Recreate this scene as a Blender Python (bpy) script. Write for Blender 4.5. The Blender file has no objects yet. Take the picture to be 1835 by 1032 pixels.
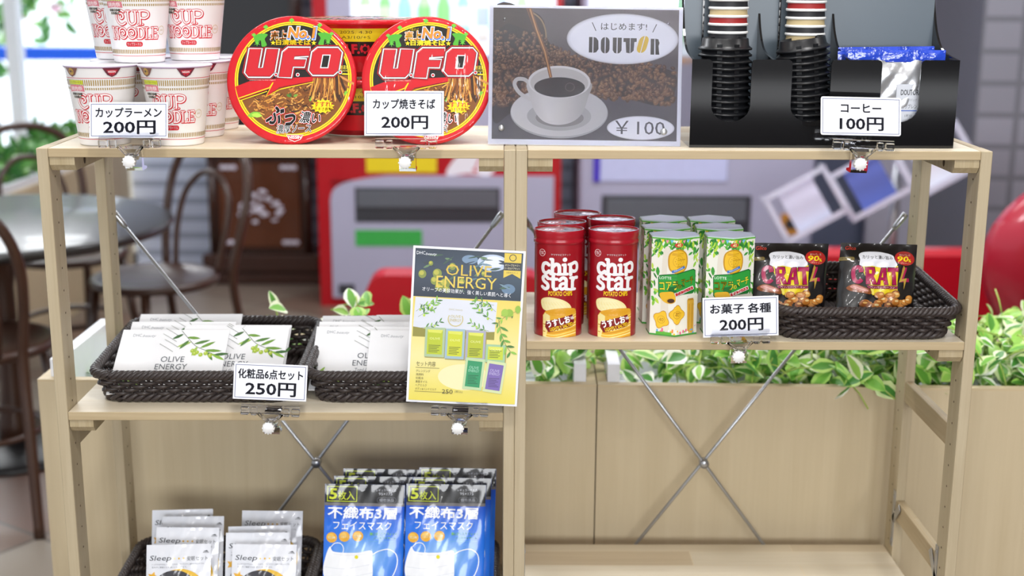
import bpy, math, random
from mathutils import Vector, Matrix, Euler
from mathutils.geometry import tessellate_polygon
PI = math.pi
random.seed(7)
sc = bpy.context.scene
COL = sc.collection

# ------------------------------------------------------------------ camera
FOC, PITCH, YAW, ROLL = 2354.96, 0.23269, 0.00898, -0.00463      # focal length in pixels of the 1835 wide frame
CAM = Vector((0.6132, -1.73245, 1.40295))
_fwd = Vector((math.sin(YAW) * math.cos(PITCH), math.cos(YAW) * math.cos(PITCH), -math.sin(PITCH)))
_right = Vector((math.cos(YAW), -math.sin(YAW), 0))
_down = _fwd.cross(_right)
_r2 = _right * math.cos(ROLL) + _down * math.sin(ROLL)
_d2 = _down * math.cos(ROLL) - _right * math.sin(ROLL)
cd = bpy.data.cameras.new('camera')
cam = bpy.data.objects.new('camera', cd)
COL.objects.link(cam)
_m = Matrix.Identity(4)
for i in range(3):
    _m[i][0] = _r2[i]; _m[i][1] = -_d2[i]; _m[i][2] = -_fwd[i]; _m[i][3] = CAM[i]
cam.matrix_world = _m
cd.sensor_width = 36.0
cd.lens = FOC * 36 / 1835
cd.clip_start = 0.05
cd.dof.use_dof = True
cd.dof.focus_distance = 1.77
cd.dof.aperture_fstop = 3.3
sc.camera = cam

# ------------------------------------------------------------------ light
sc.view_settings.view_transform = 'Standard'
sc.view_settings.look = 'None'
sc.view_settings.gamma = 1.0
sc.view_settings.exposure = 0.30
sc.cycles.use_denoising = True
w = bpy.data.worlds.new('daylight'); sc.world = w
w.use_nodes = True
bg = w.node_tree.nodes['Background']
bg.inputs[0].default_value = (0.86, 0.93, 1.0, 1)
bg.inputs[1].default_value = 0.75

def area_light(name, loc, size, power, rot=(0, 0, 0), col=(1, 1, 1), shape='RECTANGLE'):
    l = bpy.data.lights.new(name, 'AREA'); l.energy = power; l.color = col
    l.shape = shape; l.size = size[0]; l.size_y = size[1]
    o = bpy.data.objects.new(name, l); o.location = loc; o.rotation_euler = rot
    COL.objects.link(o); return o

# round downlights over the shelf aisle, light panels over the shop floor behind, shop-front window behind the photographer
for (x, y, p) in ((-0.55, 0.0, 3), (0.4, -0.05, 7), (1.05, -0.05, 7), (2.1, 0.0, 3), (-0.7, -1.25, 2), (0.7, -1.25, 16), (2.0, -1.25, 3), (1.13, -2.55, 5), (0.80, -3.05, 5)):
    area_light('downlight', (x, y, 2.74), (0.24, 0.24), p, col=(1, 0.985, 0.97), shape='DISK')
for (x, y) in ((-0.6, 1.5), (1.9, 1.5), (0.6, 2.9), (3.0, 2.9)):
    area_light('ceiling_panel', (x, y, 2.72), (1.2, 0.3), 22, col=(0.93, 0.96, 1))
area_light('added_reflection_strip', (0.9, -4.55, 0.86), (4.6, 0.12), 3.5, rot=(PI / 2, 0, 0), col=(0.95, 0.97, 1))  # added unseen strip light, makes the pale reflected band on the black dispenser
area_light('shopfront_daylight', (1.2, -4.5, 1.62), (2.6, 0.85), 92, rot=(PI / 2, 0, 0), col=(0.95, 0.97, 1))
area_light('yard_daylight', (-2.6, 7.4, 4.2), (4, 4), 520, col=(0.95, 0.98, 1))

# ------------------------------------------------------------------ colour
def lin1(c):
    return c / 12.92 if c <= 0.04045 else ((c + 0.055) / 1.055) ** 2.4
def hexrgb(h):
    h = h.lstrip('#')
    return tuple(int(h[i:i + 2], 16) / 255 for i in (0, 2, 4))
def lin(c):
    if isinstance(c, str): c = hexrgb(c)
    return (lin1(c[0]), lin1(c[1]), lin1(c[2]), 1.0)
def mixc(a, b, t):
    a = hexrgb(a) if isinstance(a, str) else a
    b = hexrgb(b) if isinstance(b, str) else b
    t = max(0, min(1, t))
    return tuple(x + (y - x) * t for x, y in zip(a, b))

# ------------------------------------------------------------------ materials
MATS = {}
def _new(name):
    m = bpy.data.materials.new(name); m.use_nodes = True
    nt = m.node_tree
    return m, nt, nt.nodes['Principled BSDF']
def P(name, base=None, rough=0.5, metal=0.0, coat=0.0, trans=0.0, ior=1.45, emit=None, estr=0.0, attr=False,
      bump=None, vary=None, spec=None, alpha=None, crough=0.05, cbump=False):
    """plain surface: colour (or the printed colour stored on the mesh) varied and roughened by noise"""
    if name in MATS: return MATS[name]
    m, nt, b = _new(name)
    tc = nt.nodes.new('ShaderNodeTexCoord')
    if attr:
        a = nt.nodes.new('ShaderNodeVertexColor'); a.layer_name = 'Col'; csock = a.outputs['Color']
    else:
        r = nt.nodes.new('ShaderNodeRGB'); r.outputs[0].default_value = lin(base); csock = r.outputs[0]
    sc_, am = vary or (30.0, 0.05)
    n = nt.nodes.new('ShaderNodeTexNoise'); n.inputs['Scale'].default_value = sc_
    nt.links.new(tc.outputs['Object'], n.inputs['Vector'])
    mr = nt.nodes.new('ShaderNodeMapRange'); mr.inputs['To Min'].default_value = 1 - am; mr.inputs['To Max'].default_value = 1 + am
    nt.links.new(n.outputs['Fac'], mr.inputs['Value'])
    hs = nt.nodes.new('ShaderNodeHueSaturation')
    nt.links.new(csock, hs.inputs['Color']); nt.links.new(mr.outputs[0], hs.inputs['Value'])
    nt.links.new(hs.outputs[0], b.inputs['Base Color'])
    b.inputs['Roughness'].default_value = rough
    b.inputs['Metallic'].default_value = metal
    b.inputs['IOR'].default_value = ior
    b.inputs['Coat Weight'].default_value = coat
    b.inputs['Coat Roughness'].default_value = crough
    b.inputs['Transmission Weight'].default_value = trans
    if spec is not None: b.inputs['Specular IOR Level'].default_value = spec
    if alpha is not None: b.inputs['Alpha'].default_value = alpha
    if emit is not None:
        if emit == 'attr': nt.links.new(csock, b.inputs['Emission Color'])
        else: b.inputs['Emission Color'].default_value = lin(emit)
        b.inputs['Emission Strength'].default_value = estr
    if bump:
        n2 = nt.nodes.new('ShaderNodeTexNoise'); n2.inputs['Scale'].default_value = bump[0]; n2.inputs['Detail'].default_value = 3
        mp = nt.nodes.new('ShaderNodeMapping')
        if len(bump) > 2: mp.inputs['Scale'].default_value = bump[2]
        nt.links.new(tc.outputs['Object'], mp.inputs[0]); nt.links.new(mp.outputs[0], n2.inputs['Vector'])
        bp = nt.nodes.new('ShaderNodeBump'); bp.inputs['Strength'].default_value = bump[1]; bp.inputs['Distance'].default_value = 0.004
        nt.links.new(n2.outputs['Fac'], bp.inputs['Height'])
        nt.links.new(bp.outputs[0], b.inputs['Coat Normal'])
        if not cbump: nt.links.new(bp.outputs[0], b.inputs['Normal'])
    MATS[name] = m
    return m

def wood(name, axis, c1, c2, strip=None, rough=0.5, scale=1.0, streak=0.5):
    """timber with grain along one axis; strip = (board width, joint length) gives glued staves"""
    if name in MATS: return MATS[name]
    m, nt, b = _new(name)
    tc = nt.nodes.new('ShaderNodeTexCoord')
    mp = nt.nodes.new('ShaderNodeMapping')
    s = [42.0 * scale] * 3; s['xyz'.index(axis)] = 2.2 * scale
    mp.inputs['Scale'].default_value = s
    nt.links.new(tc.outputs['Object'], mp.inputs[0])
    n = nt.nodes.new('ShaderNodeTexNoise'); n.inputs['Scale'].default_value = 1.6; n.inputs['Detail'].default_value = 5; n.inputs['Distortion'].default_value = 0.4
    nt.links.new(mp.outputs[0], n.inputs['Vector'])
    mp2 = nt.nodes.new('ShaderNodeMapping'); s2 = [150.0 * scale] * 3; s2['xyz'.index(axis)] = 5.0 * scale
    mp2.inputs['Scale'].default_value = s2; nt.links.new(tc.outputs['Object'], mp2.inputs[0])
    n2 = nt.nodes.new('ShaderNodeTexNoise'); n2.inputs['Scale'].default_value = 2.0; n2.inputs['Detail'].default_value = 3
    nt.links.new(mp2.outputs[0], n2.inputs['Vector'])
    mx = nt.nodes.new('ShaderNodeMix'); mx.data_type = 'FLOAT'; mx.inputs[0].default_value = 0.35
    nt.links.new(n.outputs['Fac'], mx.inputs[2]); nt.links.new(n2.outputs['Fac'], mx.inputs[3])
    rp = nt.nodes.new('ShaderNodeValToRGB')
    rp.color_ramp.elements[0].position = 0.5 - streak * 0.5; rp.color_ramp.elements[0].color = lin(c2)
    rp.color_ramp.elements[1].position = 0.5 + streak * 0.45; rp.color_ramp.elements[1].color = lin(c1)
    nt.links.new(mx.outputs[0], rp.inputs[0])
    out = rp.outputs[0]
    if strip:
        mp3 = nt.nodes.new('ShaderNodeMapping')
        nt.links.new(tc.outputs['Object'], mp3.inputs[0])
        if axis == 'y': mp3.inputs['Rotation'].default_value = (0, 0, PI / 2)
        if axis == 'z': mp3.inputs['Rotation'].default_value = (0, PI / 2, 0)
        br = nt.nodes.new('ShaderNodeTexBrick')
        br.inputs['Color1'].default_value = lin('#ffffff'); br.inputs['Color2'].default_value = lin('#e9dfd2')
        br.inputs['Mortar'].default_value = lin('#fff8ec')
        br.inputs['Scale'].default_value = 1.0; br.inputs['Mortar Size'].default_value = 0.0006
        br.inputs['Brick Width'].default_value = strip[1]; br.inputs['Row Height'].default_value = strip[0]
        br.offset = 0.37; br.squash = 1.0
        nt.links.new(mp3.outputs[0], br.inputs['Vector'])
        mm = nt.nodes.new('ShaderNodeMix'); mm.data_type = 'RGBA'; mm.blend_type = 'MULTIPLY'; mm.inputs[0].default_value = 1.0
        nt.links.new(out, mm.inputs[6]); nt.links.new(br.outputs['Color'], mm.inputs[7])
        out = mm.outputs[2]
    nt.links.new(out, b.inputs['Base Color'])
    b.inputs['Roughness'].default_value = rough
    bp = nt.nodes.new('ShaderNodeBump'); bp.inputs['Strength'].default_value = 0.06; bp.inputs['Distance'].default_value = 0.002
    nt.links.new(mx.outputs[0], bp.inputs['Height']); nt.links.new(bp.outputs[0], b.inputs['Normal'])
    MATS[name] = m
    return m

PINE = [wood('pine_along_' + a, a, '#c2b497', '#ae9d7e', strip=(0.052, 0.46) if a != 'z' else None, rough=0.55) for a in 'xyz']
PINE_LIT_TOP = wood('pine_lit_top', 'x', '#e9dfcb', '#d9ccb2', strip=(0.052, 0.46), rough=0.45)  # board tops: overhead light put into the colour, paler than the other pine
PINE_END = wood('pine_end_grain', 'z', '#bfb08f', '#a18d68', rough=0.6, scale=2.5)
PRINT_MATT = P('printed_paper', attr=True, rough=0.55, vary=(40, 0.02))
PRINT_SEMI = P('printed_card_stock', attr=True, rough=0.38, coat=0.25, crough=0.25, vary=(40, 0.02))
PRINT_GLOSS = P('printed_laminate', attr=True, rough=0.4, coat=0.35, crough=0.08, vary=(25, 0.02))
PRINT_WRAP = P('print_under_shrink_wrap', attr=True, rough=0.5, spec=.25, coat=0.55, crough=0.04, vary=(25, 0.02), bump=(26, 0.9, (1.6, 1.0, 0.35)), cbump=True)
PRINT_FILM = P('printed_film', attr=True, rough=0.33, coat=0.6, crough=0.06, vary=(25, 0.02), bump=(10, 0.45), cbump=True)
SILVER = P('silver_foil', '#d8dade', rough=0.22, metal=0.9, bump=(22, 0.5))
CLEAR = P('clear_acrylic', '#f7f8ff', rough=0.04, trans=1.0, ior=1.42)
WHITE_PLASTIC = P('white_plastic', '#f4f4f2', rough=0.35)
STEEL = P('brushed_steel', '#b4b6ba', rough=0.32, metal=0.85, bump=(200, 0.05))
BLACK_ACRYL = P('black_acrylic', '#0c0c0f', rough=0.08, coat=0.3)
BLACK_PLASTIC = P('black_plastic', '#17181b', rough=0.3)
RATTAN = P('dark_brown_resin_rattan', '#3a3230', rough=0.38, vary=(60, 0.18))

# ------------------------------------------------------------------ mesh builder
class MB:
    def __init__(s):
        s.v = []; s.f = []; s.m = []; s.c = []; s.s = []
    def add(s, vs, fs, mat=0, col=None, smooth=False, M=None):
        k = len(s.v)
        for p in vs:
            p = Vector(p)
            s.v.append(tuple(M @ p) if M is not None else tuple(p))
        for i, f in enumerate(fs):
            s.f.append([k + j for j in f]); s.m.append(mat); s.s.append(smooth)
            s.c.append(col[i] if isinstance(col, list) else col)
        return s
    def box(s, x0, x1, y0, y1, z0, z1, mat=0, col=None, M=None, bev=0.0):
        if bev <= 0:
            vs = [(x, y, z) for x in (x0, x1) for y in (y0, y1) for z in (z0, z1)]
            fs = [(0, 1, 3, 2), (4, 6, 7, 5), (0, 4, 5, 1), (2, 3, 7, 6), (0, 2, 6, 4), (1, 5, 7, 3)]
            return s.add(vs, fs, mat, col, False, M)
        b = bev
        vs = []; idx = {}
        for ix, x in enumerate((x0, x1)):
            for iy, y in enumerate((y0, y1)):
                for iz, z in enumerate((z0, z1)):
                    sx, sy, sz = (1, -1)[ix], (1, -1)[iy], (1, -1)[iz]
                    for a, p in enumerate([(x, y + sy * b, z + sz * b), (x + sx * b, y, z + sz * b), (x + sx * b, y + sy * b, z)]):
                        idx[ix, iy, iz, a] = len(vs); vs.append(p)
        g = lambda ix, iy, iz, a: idx[ix, iy, iz, a]
        fs = []
        for i in (0, 1):
            fs.append([g(i, 0, 0, 0), g(i, 1, 0, 0), g(i, 1, 1, 0), g(i, 0, 1, 0)])
            fs.append([g(0, i, 0, 1), g(1, i, 0, 1), g(1, i, 1, 1), g(0, i, 1, 1)])
            fs.append([g(0, 0, i, 2), g(1, 0, i, 2), g(1, 1, i, 2), g(0, 1, i, 2)])
        for i in (0, 1):
            for j in (0, 1):
                fs.append([g(i, j, 0, 0), g(i, j, 1, 0), g(i, j, 1, 1), g(i, j, 0, 1)])
                fs.append([g(i, 0, j, 0), g(i, 1, j, 0), g(i, 1, j, 2), g(i, 0, j, 2)])
                fs.append([g(0, i, j, 1), g(1, i, j, 1), g(1, i, j, 2), g(0, i, j, 2)])
                for k in (0, 1): fs.append([g(i, j, k, 0), g(i, j, k, 1), g(i, j, k, 2)])
        # make every face point outwards
        c = Vector(((x0 + x1) / 2, (y0 + y1) / 2, (z0 + z1) / 2)); out = []
        for f in fs:
            P3 = [Vector(vs[q]) for q in f]
            n = (P3[1] - P3[0]).cross(P3[2] - P3[0])
            mid = sum(P3, Vector()) / len(P3)
            out.append(f if n.dot(mid - c) > 0 else f[::-1])
        return s.add(vs, out, mat, col, False, M)
    def tube(s, pts, r, n=8, closed=False, mat=0, col=None, caps=True, M=None):
        pts = [Vector(p) for p in pts]; N = len(pts); vs = []; fs = []
        up = None
        for i, p in enumerate(pts):
            a = pts[i - 1] if (i or closed) else p
            b = pts[(i + 1) % N] if (i < N - 1 or closed) else p
            t = (b - a)
            if t.length < 1e-9: t = Vector((0, 0, 1))
            t.normalize()
            if up is None:
                up = Vector((0, 0, 1)) if abs(t.z) < 0.9 else Vector((1, 0, 0))
            x = up - t * up.dot(t)
            if x.length < 1e-6: x = t.orthogonal()
            x.normalize(); up = x; y = t.cross(x)
            ri = r[i] if isinstance(r, (list, tuple)) else r
            for j in range(n):
                q = 2 * PI * j / n
                vs.append(p + (x * math.cos(q) + y * math.sin(q)) * ri)
        for i in range(N if closed else N - 1):
            for j in range(n):
                k = (i + 1) % N
                fs.append((i * n + j, i * n + (j + 1) % n, k * n + (j + 1) % n, k * n + j))
        if caps and not closed:
            fs.append(tuple(range(n))[::-1]); fs.append(tuple(range((N - 1) * n, N * n)))
        return s.add(vs, fs, mat, col, True, M)
    def lathe(s, prof, n=40, mat=0, col=None, smooth=True, M=None, sx=1.0, sy=1.0, mats=None, cols=None):
        vs = []; fs = []; rings = []
        for (r, z) in prof:
            if r < 1e-7:
                rings.append([len(vs)]); vs.append((0, 0, z))
            else:
                rings.append(list(range(len(vs), len(vs) + n)))
                for j in range(n):
                    a = 2 * PI * j / n
                    vs.append((r * sx * math.cos(a), r * sy * math.sin(a), z))
        for i in range(len(prof) - 1):
            A, B = rings[i], rings[i + 1]; ff = []
            for j in range(n):
                k = (j + 1) % n
                if len(A) == 1 and len(B) == 1: continue
                if len(A) == 1: ff.append((A[0], B[k], B[j]))
                elif len(B) == 1: ff.append((A[j], A[k], B[0]))
                else: ff.append((A[j], A[k], B[k], B[j]))
            fs.append(ff)
        k = len(s.v)
        for p in vs: s.v.append(tuple(M @ Vector(p)) if M is not None else p)
        for i, ff in enumerate(fs):
            for f in ff:
                s.f.append([k + q for q in f]); s.m.append(mats[i] if mats else mat); s.c.append(cols[i] if cols else col); s.s.append(smooth)
        return s
    def prism(s, poly, y0, y1, mat=0, col=None, M=None, axis='y'):
        """closed outline (list of 2-D points) extruded along an axis"""
        n = len(poly); area = sum(poly[i][0] * poly[(i + 1) % n][1] - poly[(i + 1) % n][0] * poly[i][1] for i in range(n))
        if area < 0: poly = poly[::-1]
        def at(p, h):
            return {'y': (p[0], h, p[1]), 'x': (h, p[0], p[1]), 'z': (p[0], p[1], h)}[axis]
        vs = [at(p, y0) for p in poly] + [at(p, y1) for p in poly]
        tri = tessellate_polygon([[Vector((p[0], p[1], 0)) for p in poly]])
        fs = []
        for t in tri:
            fs.append(tuple(t)); fs.append(tuple(n + q for q in t)[::-1])
        for i in range(n): fs.append((i, n + i, n + (i + 1) % n, (i + 1) % n))
        return s.add(vs, fs, mat, col, False, M)
    def build(s, name, mats, parent=None, recalc=True):
        me = bpy.data.meshes.new(name)
        me.from_pydata(s.v, [], s.f)
        me.update()
        mats = mats if isinstance(mats, (list, tuple)) else [mats]
        for m in mats: me.materials.append(m)
        me.polygons.foreach_set('material_index', s.m)
        me.polygons.foreach_set('use_smooth', s.s)
        if any(c is not None for c in s.c):
            at = me.color_attributes.new('Col', 'FLOAT_COLOR', 'CORNER')
            buf = []; cache = {}
            for f, c in zip(s.f, s.c):
                if isinstance(c, list):
                    for q in c: buf.extend(lin(q))
                else:
                    if c is None: c = '#ffffff'
                    if c not in cache: cache[c] = lin(c)
                    buf.extend(cache[c] * len(f))
            at.data.foreach_set('color', buf)
        o = bpy.data.objects.new(name, me)
        COL.objects.link(o)
        if parent is not None: o.parent = parent
        return o

def thing(name, label, cat, loc=(0, 0, 0), rot=(0, 0, 0), group=None):
    o = bpy.data.objects.new(name, None); COL.objects.link(o)
    o.empty_display_size = 0.02
    o.location = loc; o.rotation_euler = rot
    o['label'] = label; o['category'] = cat
    if group: o['group'] = group
    return o
def tag(o, label, cat, group=None, loc=None, rot=None, kind=None):
    o['label'] = label; o['category'] = cat
    if group: o['group'] = group
    if kind: o['kind'] = kind
    if loc is not None: o.location = loc
    if rot is not None: o.rotation_euler = rot
    return o
def structure(o, label, cat):
    o['kind'] = 'structure'; o['label'] = label; o['category'] = cat
    return o
def dup(root, loc, rot=None, label=None, group=None, scale=None):
    r = root.copy(); COL.objects.link(r); r.location = loc
    if rot is not None: r.rotation_euler = rot
    if label: r['label'] = label
    if group: r['group'] = group
    if scale is not None: r.scale = scale
    for ch in list(root.children):
        c = ch.copy(); COL.objects.link(c); c.parent = r
        for g in list(ch.children):
            d = g.copy(); COL.objects.link(d); d.parent = c
    return r

# ------------------------------------------------------------------ printed graphics: flat shapes laid over a surface
_TX = {}
def text_mesh(body, bold, shear):
    k = (body, bold, shear)
    if k in _TX: return _TX[k]
    c = bpy.data.curves.new('lettering', 'FONT'); c.body = body; c.size = 1; c.offset = bold; c.shear = shear; c.resolution_u = 2
    o = bpy.data.objects.new('lettering', c); COL.objects.link(o)
    me = bpy.data.meshes.new_from_object(o.evaluated_get(bpy.context.evaluated_depsgraph_get()))
    vs = [(v.co.x, v.co.y) for v in me.vertices]; fs = [tuple(p.vertices) for p in me.polygons]
    bpy.data.objects.remove(o); bpy.data.curves.remove(c); bpy.data.meshes.remove(me)
    _TX[k] = (vs, fs)
    return _TX[k]
def catmull(pts, n=6, closed=False):
    out = []; N = len(pts)
    for i in range(N if closed else N - 1):
        p = [pts[(i + j - 1) % N] if closed else pts[max(0, min(N - 1, i + j - 1))] for j in range(4)]
        for k in range(n):
            t = k / n
            out.append(tuple(0.5 * (2 * p[1][d] + (p[2][d] - p[0][d]) * t + (2 * p[0][d] - 5 * p[1][d] + 4 * p[2][d] - p[3][d]) * t * t + (3 * p[1][d] - p[0][d] - 3 * p[2][d] + p[3][d]) * t ** 3) for d in range(len(pts[0]))))
    if not closed: out.append(tuple(pts[-1]))
    return out
class Sheet:
    """2-D artwork in its own units (y down), s = metres per unit, (ox, oy) = the artwork point that lands on the surface origin"""
    def __init__(s, ox=0, oy=0, sc=0.001, scy=None):
        s.ox, s.oy, s.sx, s.sy = ox, oy, sc, scy or sc
        s.items = []; s.k = 0
    def _put(s, vs, fs, col, ml=None, same=False):
        if not same: s.k += 1
        s.items.append(([((x - s.ox) * s.sx, -(y - s.oy) * s.sy) for x, y in vs], fs, col, s.k, ml, vs))
    def poly(s, pts, col, same=False, ml=None):
        pts = list(pts)
        if len(pts) <= 4 and ml is None and len(pts) == 4:
            s._put(pts, [(0, 1, 2, 3)], col, ml, same); return
        t = tessellate_polygon([[Vector((p[0], p[1], 0)) for p in pts]])
        s._put(pts, [tuple(q) for q in t], col, ml, same)
    def rect(s, x0, y0, x1, y1, col, ml=None, same=False):
        s._put([(x0, y0), (x1, y0), (x1, y1), (x0, y1)], [(0, 1, 2), (0, 2, 3)] if ml else [(0, 1, 2, 3)], col, ml, same)
    def rrect(s, x0, y0, x1, y1, r, col, same=False, n=5):
        pts = []
        for cx, cy, a0 in ((x1 - r, y0 + r, -90), (x1 - r, y1 - r, 0), (x0 + r, y1 - r, 90), (x0 + r, y0 + r, 180)):
            for i in range(n + 1):
                a = math.radians(a0 + 90 * i / n); pts.append((cx + r * math.cos(a), cy + r * math.sin(a)))
        s.poly(pts, col, same)
    def frame(s, x0, y0, x1, y1, t, col):
        s.k += 1
        for a in ((x0, y0, x1, y0 + t), (x0, y1 - t, x1, y1), (x0, y0 + t, x0 + t, y1 - t), (x1 - t, y0 + t, x1, y1 - t)): s.rect(*a, col, same=True)
    def ell(s, cx, cy, rx, ry, col, n=28, rot=0, same=False, ml=None):
        c, q = math.cos(rot), math.sin(rot); pts = []
        for i in range(n):
            a = 2 * PI * i / n; x, y = rx * math.cos(a), ry * math.sin(a)
            pts.append((cx + x * c - y * q, cy + x * q + y * c))
        if ml is None:
            s._put(pts, [tuple(range(n))], col, None, same)
        else:
            s._put(pts + [(cx, cy)], [(i, (i + 1) % n, n) for i in range(n)], col, ml, same)
    def ring(s, cx, cy, r0, r1, col, n=48, a0=0, a1=360, ky=1.0):
        vs = []; fs = []
        for i in range(n + 1):
            a = math.radians(a0 + (a1 - a0) * i / n)
            vs += [(cx + r0 * math.cos(a), cy + ky * r0 * math.sin(a)), (cx + r1 * math.cos(a), cy + ky * r1 * math.sin(a))]
        for i in range(n): fs.append((2 * i, 2 * i + 1, 2 * i + 3, 2 * i + 2))
        s._put(vs, fs, col)
    def stroke(s, pts, wd, col, same=False, rnd=False, closed=False):
        N = len(pts); vs = []; fs = []
        for i in range(N):
            a = pts[i - 1] if (i or closed) else pts[i]
            b = pts[(i + 1) % N] if (i < N - 1 or closed) else pts[i]
            dx, dy = b[0] - a[0], b[1] - a[1]; l = math.hypot(dx, dy) or 1
            h = (wd[i] if isinstance(wd, (list, tuple)) else wd) / 2
            vs += [(pts[i][0] - dy / l * h, pts[i][1] + dx / l * h), (pts[i][0] + dy / l * h, pts[i][1] - dx / l * h)]
        for i in range(N if closed else N - 1):
            k = (i + 1) % N
            fs.append((2 * i, 2 * i + 1, 2 * k + 1, 2 * k))
        s._put(vs, fs, col, None, same)
        if rnd:
            for j in (0, -1):
                h = (wd[j] if isinstance(wd, (list, tuple)) else wd) / 2
                s.ell(pts[j][0], pts[j][1], h, h, col, n=12, same=True)
    def leaf(s, x, y, l, wd, ang, col, same=False):
        c, q = math.cos(ang), math.sin(ang); pts = []
        for t, h in ((0, 0), (.2, .7), (.5, 1), (.8, .6), (1, 0), (.8, -.6), (.5, -1), (.2, -.7)):
            a, b = t * l, h * wd / 2; pts.append((x + a * c - b * q, y + a * q + b * c))
        s._put(pts, [tuple(range(8))], col, None, same)
    def star(s, cx, cy, r, col, n=5, k=0.42, rot=-PI / 2, ky=1.0, same=False):
        pts = [(cx + (r if i % 2 == 0 else r * k) * math.cos(rot + PI * i / n), cy + ky * (r if i % 2 == 0 else r * k) * math.sin(rot + PI * i / n)) for i in range(2 * n)]
        s._put(pts + [(cx, cy)], [(i, (i + 1) % (2 * n), 2 * n) for i in range(2 * n)], col, None, same)
    def text(s, body, x, y, h=None, w=None, col='#000000', bold=0.0, shear=0.0, rot=0.0, ax=0.5, ay=0.5, same=False, dx=0, dy=0):
        v0, _ = text_mesh(body, 0.0, shear)
        cjk = any(ord(ch) > 0x2E7F for ch in body)
        v, f = text_mesh(body, bold, shear) if (bold and not cjk) else (v0, _)
        x0, x1 = min(p[0] for p in v0), max(p[0] for p in v0); y0, y1 = min(p[1] for p in v0), max(p[1] for p in v0)
        if h is None: kx = w / (x1 - x0); ky = kx
        else:
            ky = h / (y1 - y0); kx = ky if w is None else w / (x1 - x0)
        c, q = math.cos(rot), math.sin(rot); vs = []
        for p in v:
            a = (p[0] - x0) * kx - ax * (x1 - x0) * kx; b = -((p[1] - y0) * ky - ay * (y1 - y0) * ky)
            vs.append((x + dx + a * c - b * q, y + dy + a * q + b * c))
        fr = [t[::-1] for t in f]
        s._put(vs, fr, col, None, same)
        if bold and cjk:                        # heavier strokes: the same letters printed again a hair to each side
            n = 6 if bold < .035 else 12
            for i in range(n):
                ex, ey = bold * kx * math.cos(2 * PI * i / n), bold * ky * math.sin(2 * PI * i / n)
                s._put([(p[0] + ex, p[1] + ey) for p in vs], fr, col, None, True)
    def emit(s, mb, fn, mat=0, eps=0.00003, ml=None, base=0.00006, cuts=()):
        for vs, fs, col, k, iml, raw in s.items:
            h = base + eps * k
            L = min(iml, ml) if (iml and ml) else (iml or ml)
            fun = callable(col)
            for f in fs:
                tris = [f] if (L is None and not cuts) else [(f[0], f[i], f[i + 1]) for i in range(1, len(f) - 1)]
                for t in tris:
                    polys = [[(vs[i], raw[i]) for i in t]]
                    for cu in cuts:
                        nxt = []
                        for pl in polys:
                            for sg in (1, -1):
                                o = []
                                for i in range(len(pl)):
                                    a, b = pl[i], pl[(i + 1) % len(pl)]
                                    da, db = sg * (a[0][0] - cu), sg * (b[0][0] - cu)
                                    if da >= 0: o.append(a)
                                    if da * db < 0:
                                        q = da / (da - db)
                                        o.append(tuple(tuple(a[j][d] + (b[j][d] - a[j][d]) * q for d in (0, 1)) for j in (0, 1)))
                                if len(o) >= 3: nxt.append(o)
                        polys = nxt
                    if L:
                        out = []; stack = []
                        for pl in polys: stack += [(pl[0], pl[i], pl[i + 1]) for i in range(1, len(pl) - 1)]
                        while stack:
                            T = stack.pop()
                            e = [math.dist(T[i][0], T[(i + 1) % 3][0]) for i in range(3)]
                            i = e.index(max(e))
                            if e[i] > L:
                                a, b, c_ = T[i], T[(i + 1) % 3], T[(i + 2) % 3]
                                mid = tuple(tuple((a[j][d] + b[j][d]) / 2 for d in (0, 1)) for j in (0, 1))
                                stack += [(a, mid, c_), (mid, b, c_)]
                            else: out.append(T)
                        polys = out
                    for pl in polys:
                        ar = sum(pl[i][0][0] * pl[(i + 1) % len(pl)][0][1] - pl[(i + 1) % len(pl)][0][0] * pl[i][0][1] for i in range(len(pl)))
                        if ar < 0: pl = list(pl)[::-1]
                        n0 = len(mb.v)
                        for p in pl: mb.v.append(tuple(fn(p[0][0], p[0][1], h)))
                        mb.f.append(list(range(n0, n0 + len(pl)))); mb.m.append(mat); mb.s.append(False)
                        mb.c.append([col(*p[1]) for p in pl] if fun else col)
def flat(u, v, h): return (u, -h, v)         # artwork upright in the XZ plane, facing -Y

# ================================================================== SETTING
FLOOR_MAT = None
def tile_mat(name, c1, c2, mortar, bw, rh, ms, rot=(0, 0, 0), rough=0.4, offset=0.0, bump=0.2, freq=2):
    m, nt, b = _new(name)
    tc = nt.nodes.new('ShaderNodeTexCoord'); mp = nt.nodes.new('ShaderNodeMapping'); mp.inputs['Rotation'].default_value = rot
    br = nt.nodes.new('ShaderNodeTexBrick'); br.offset = offset; br.offset_frequency = freq
    br.inputs['Color1'].default_value = lin(c1); br.inputs['Color2'].default_value = lin(c2); br.inputs['Mortar'].default_value = lin(mortar)
    br.inputs['Scale'].default_value = 1; br.inputs['Mortar Size'].default_value = ms; br.inputs['Brick Width'].default_value = bw; br.inputs['Row Height'].default_value = rh
    nt.links.new(tc.outputs['Object'], mp.inputs[0]); nt.links.new(mp.outputs[0], br.inputs['Vector'])
    nt.links.new(br.outputs['Color'], b.inputs['Base Color']); b.inputs['Roughness'].default_value = rough
    bp = nt.nodes.new('ShaderNodeBump'); bp.inputs['Strength'].default_value = bump; bp.invert = True
    nt.links.new(br.outputs['Fac'], bp.inputs['Height']); nt.links.new(bp.outputs[0], b.inputs['Normal'])
    MATS[name] = m
    return m
FLOOR = tile_mat('brown_and_grey_floor_tiles', '#66483a', '#8c8377', '#554c45', 0.42, 0.42, 0.006, rot=(0, 0, 0.6), rough=0.3)
SIDING = tile_mat('pale_grey_striped_siding', '#cdd7f0', '#c3cde6', '#98a2bc', 4.0, 0.085, 0.016, rot=(PI / 2, 0, 0), rough=0.5)
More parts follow.
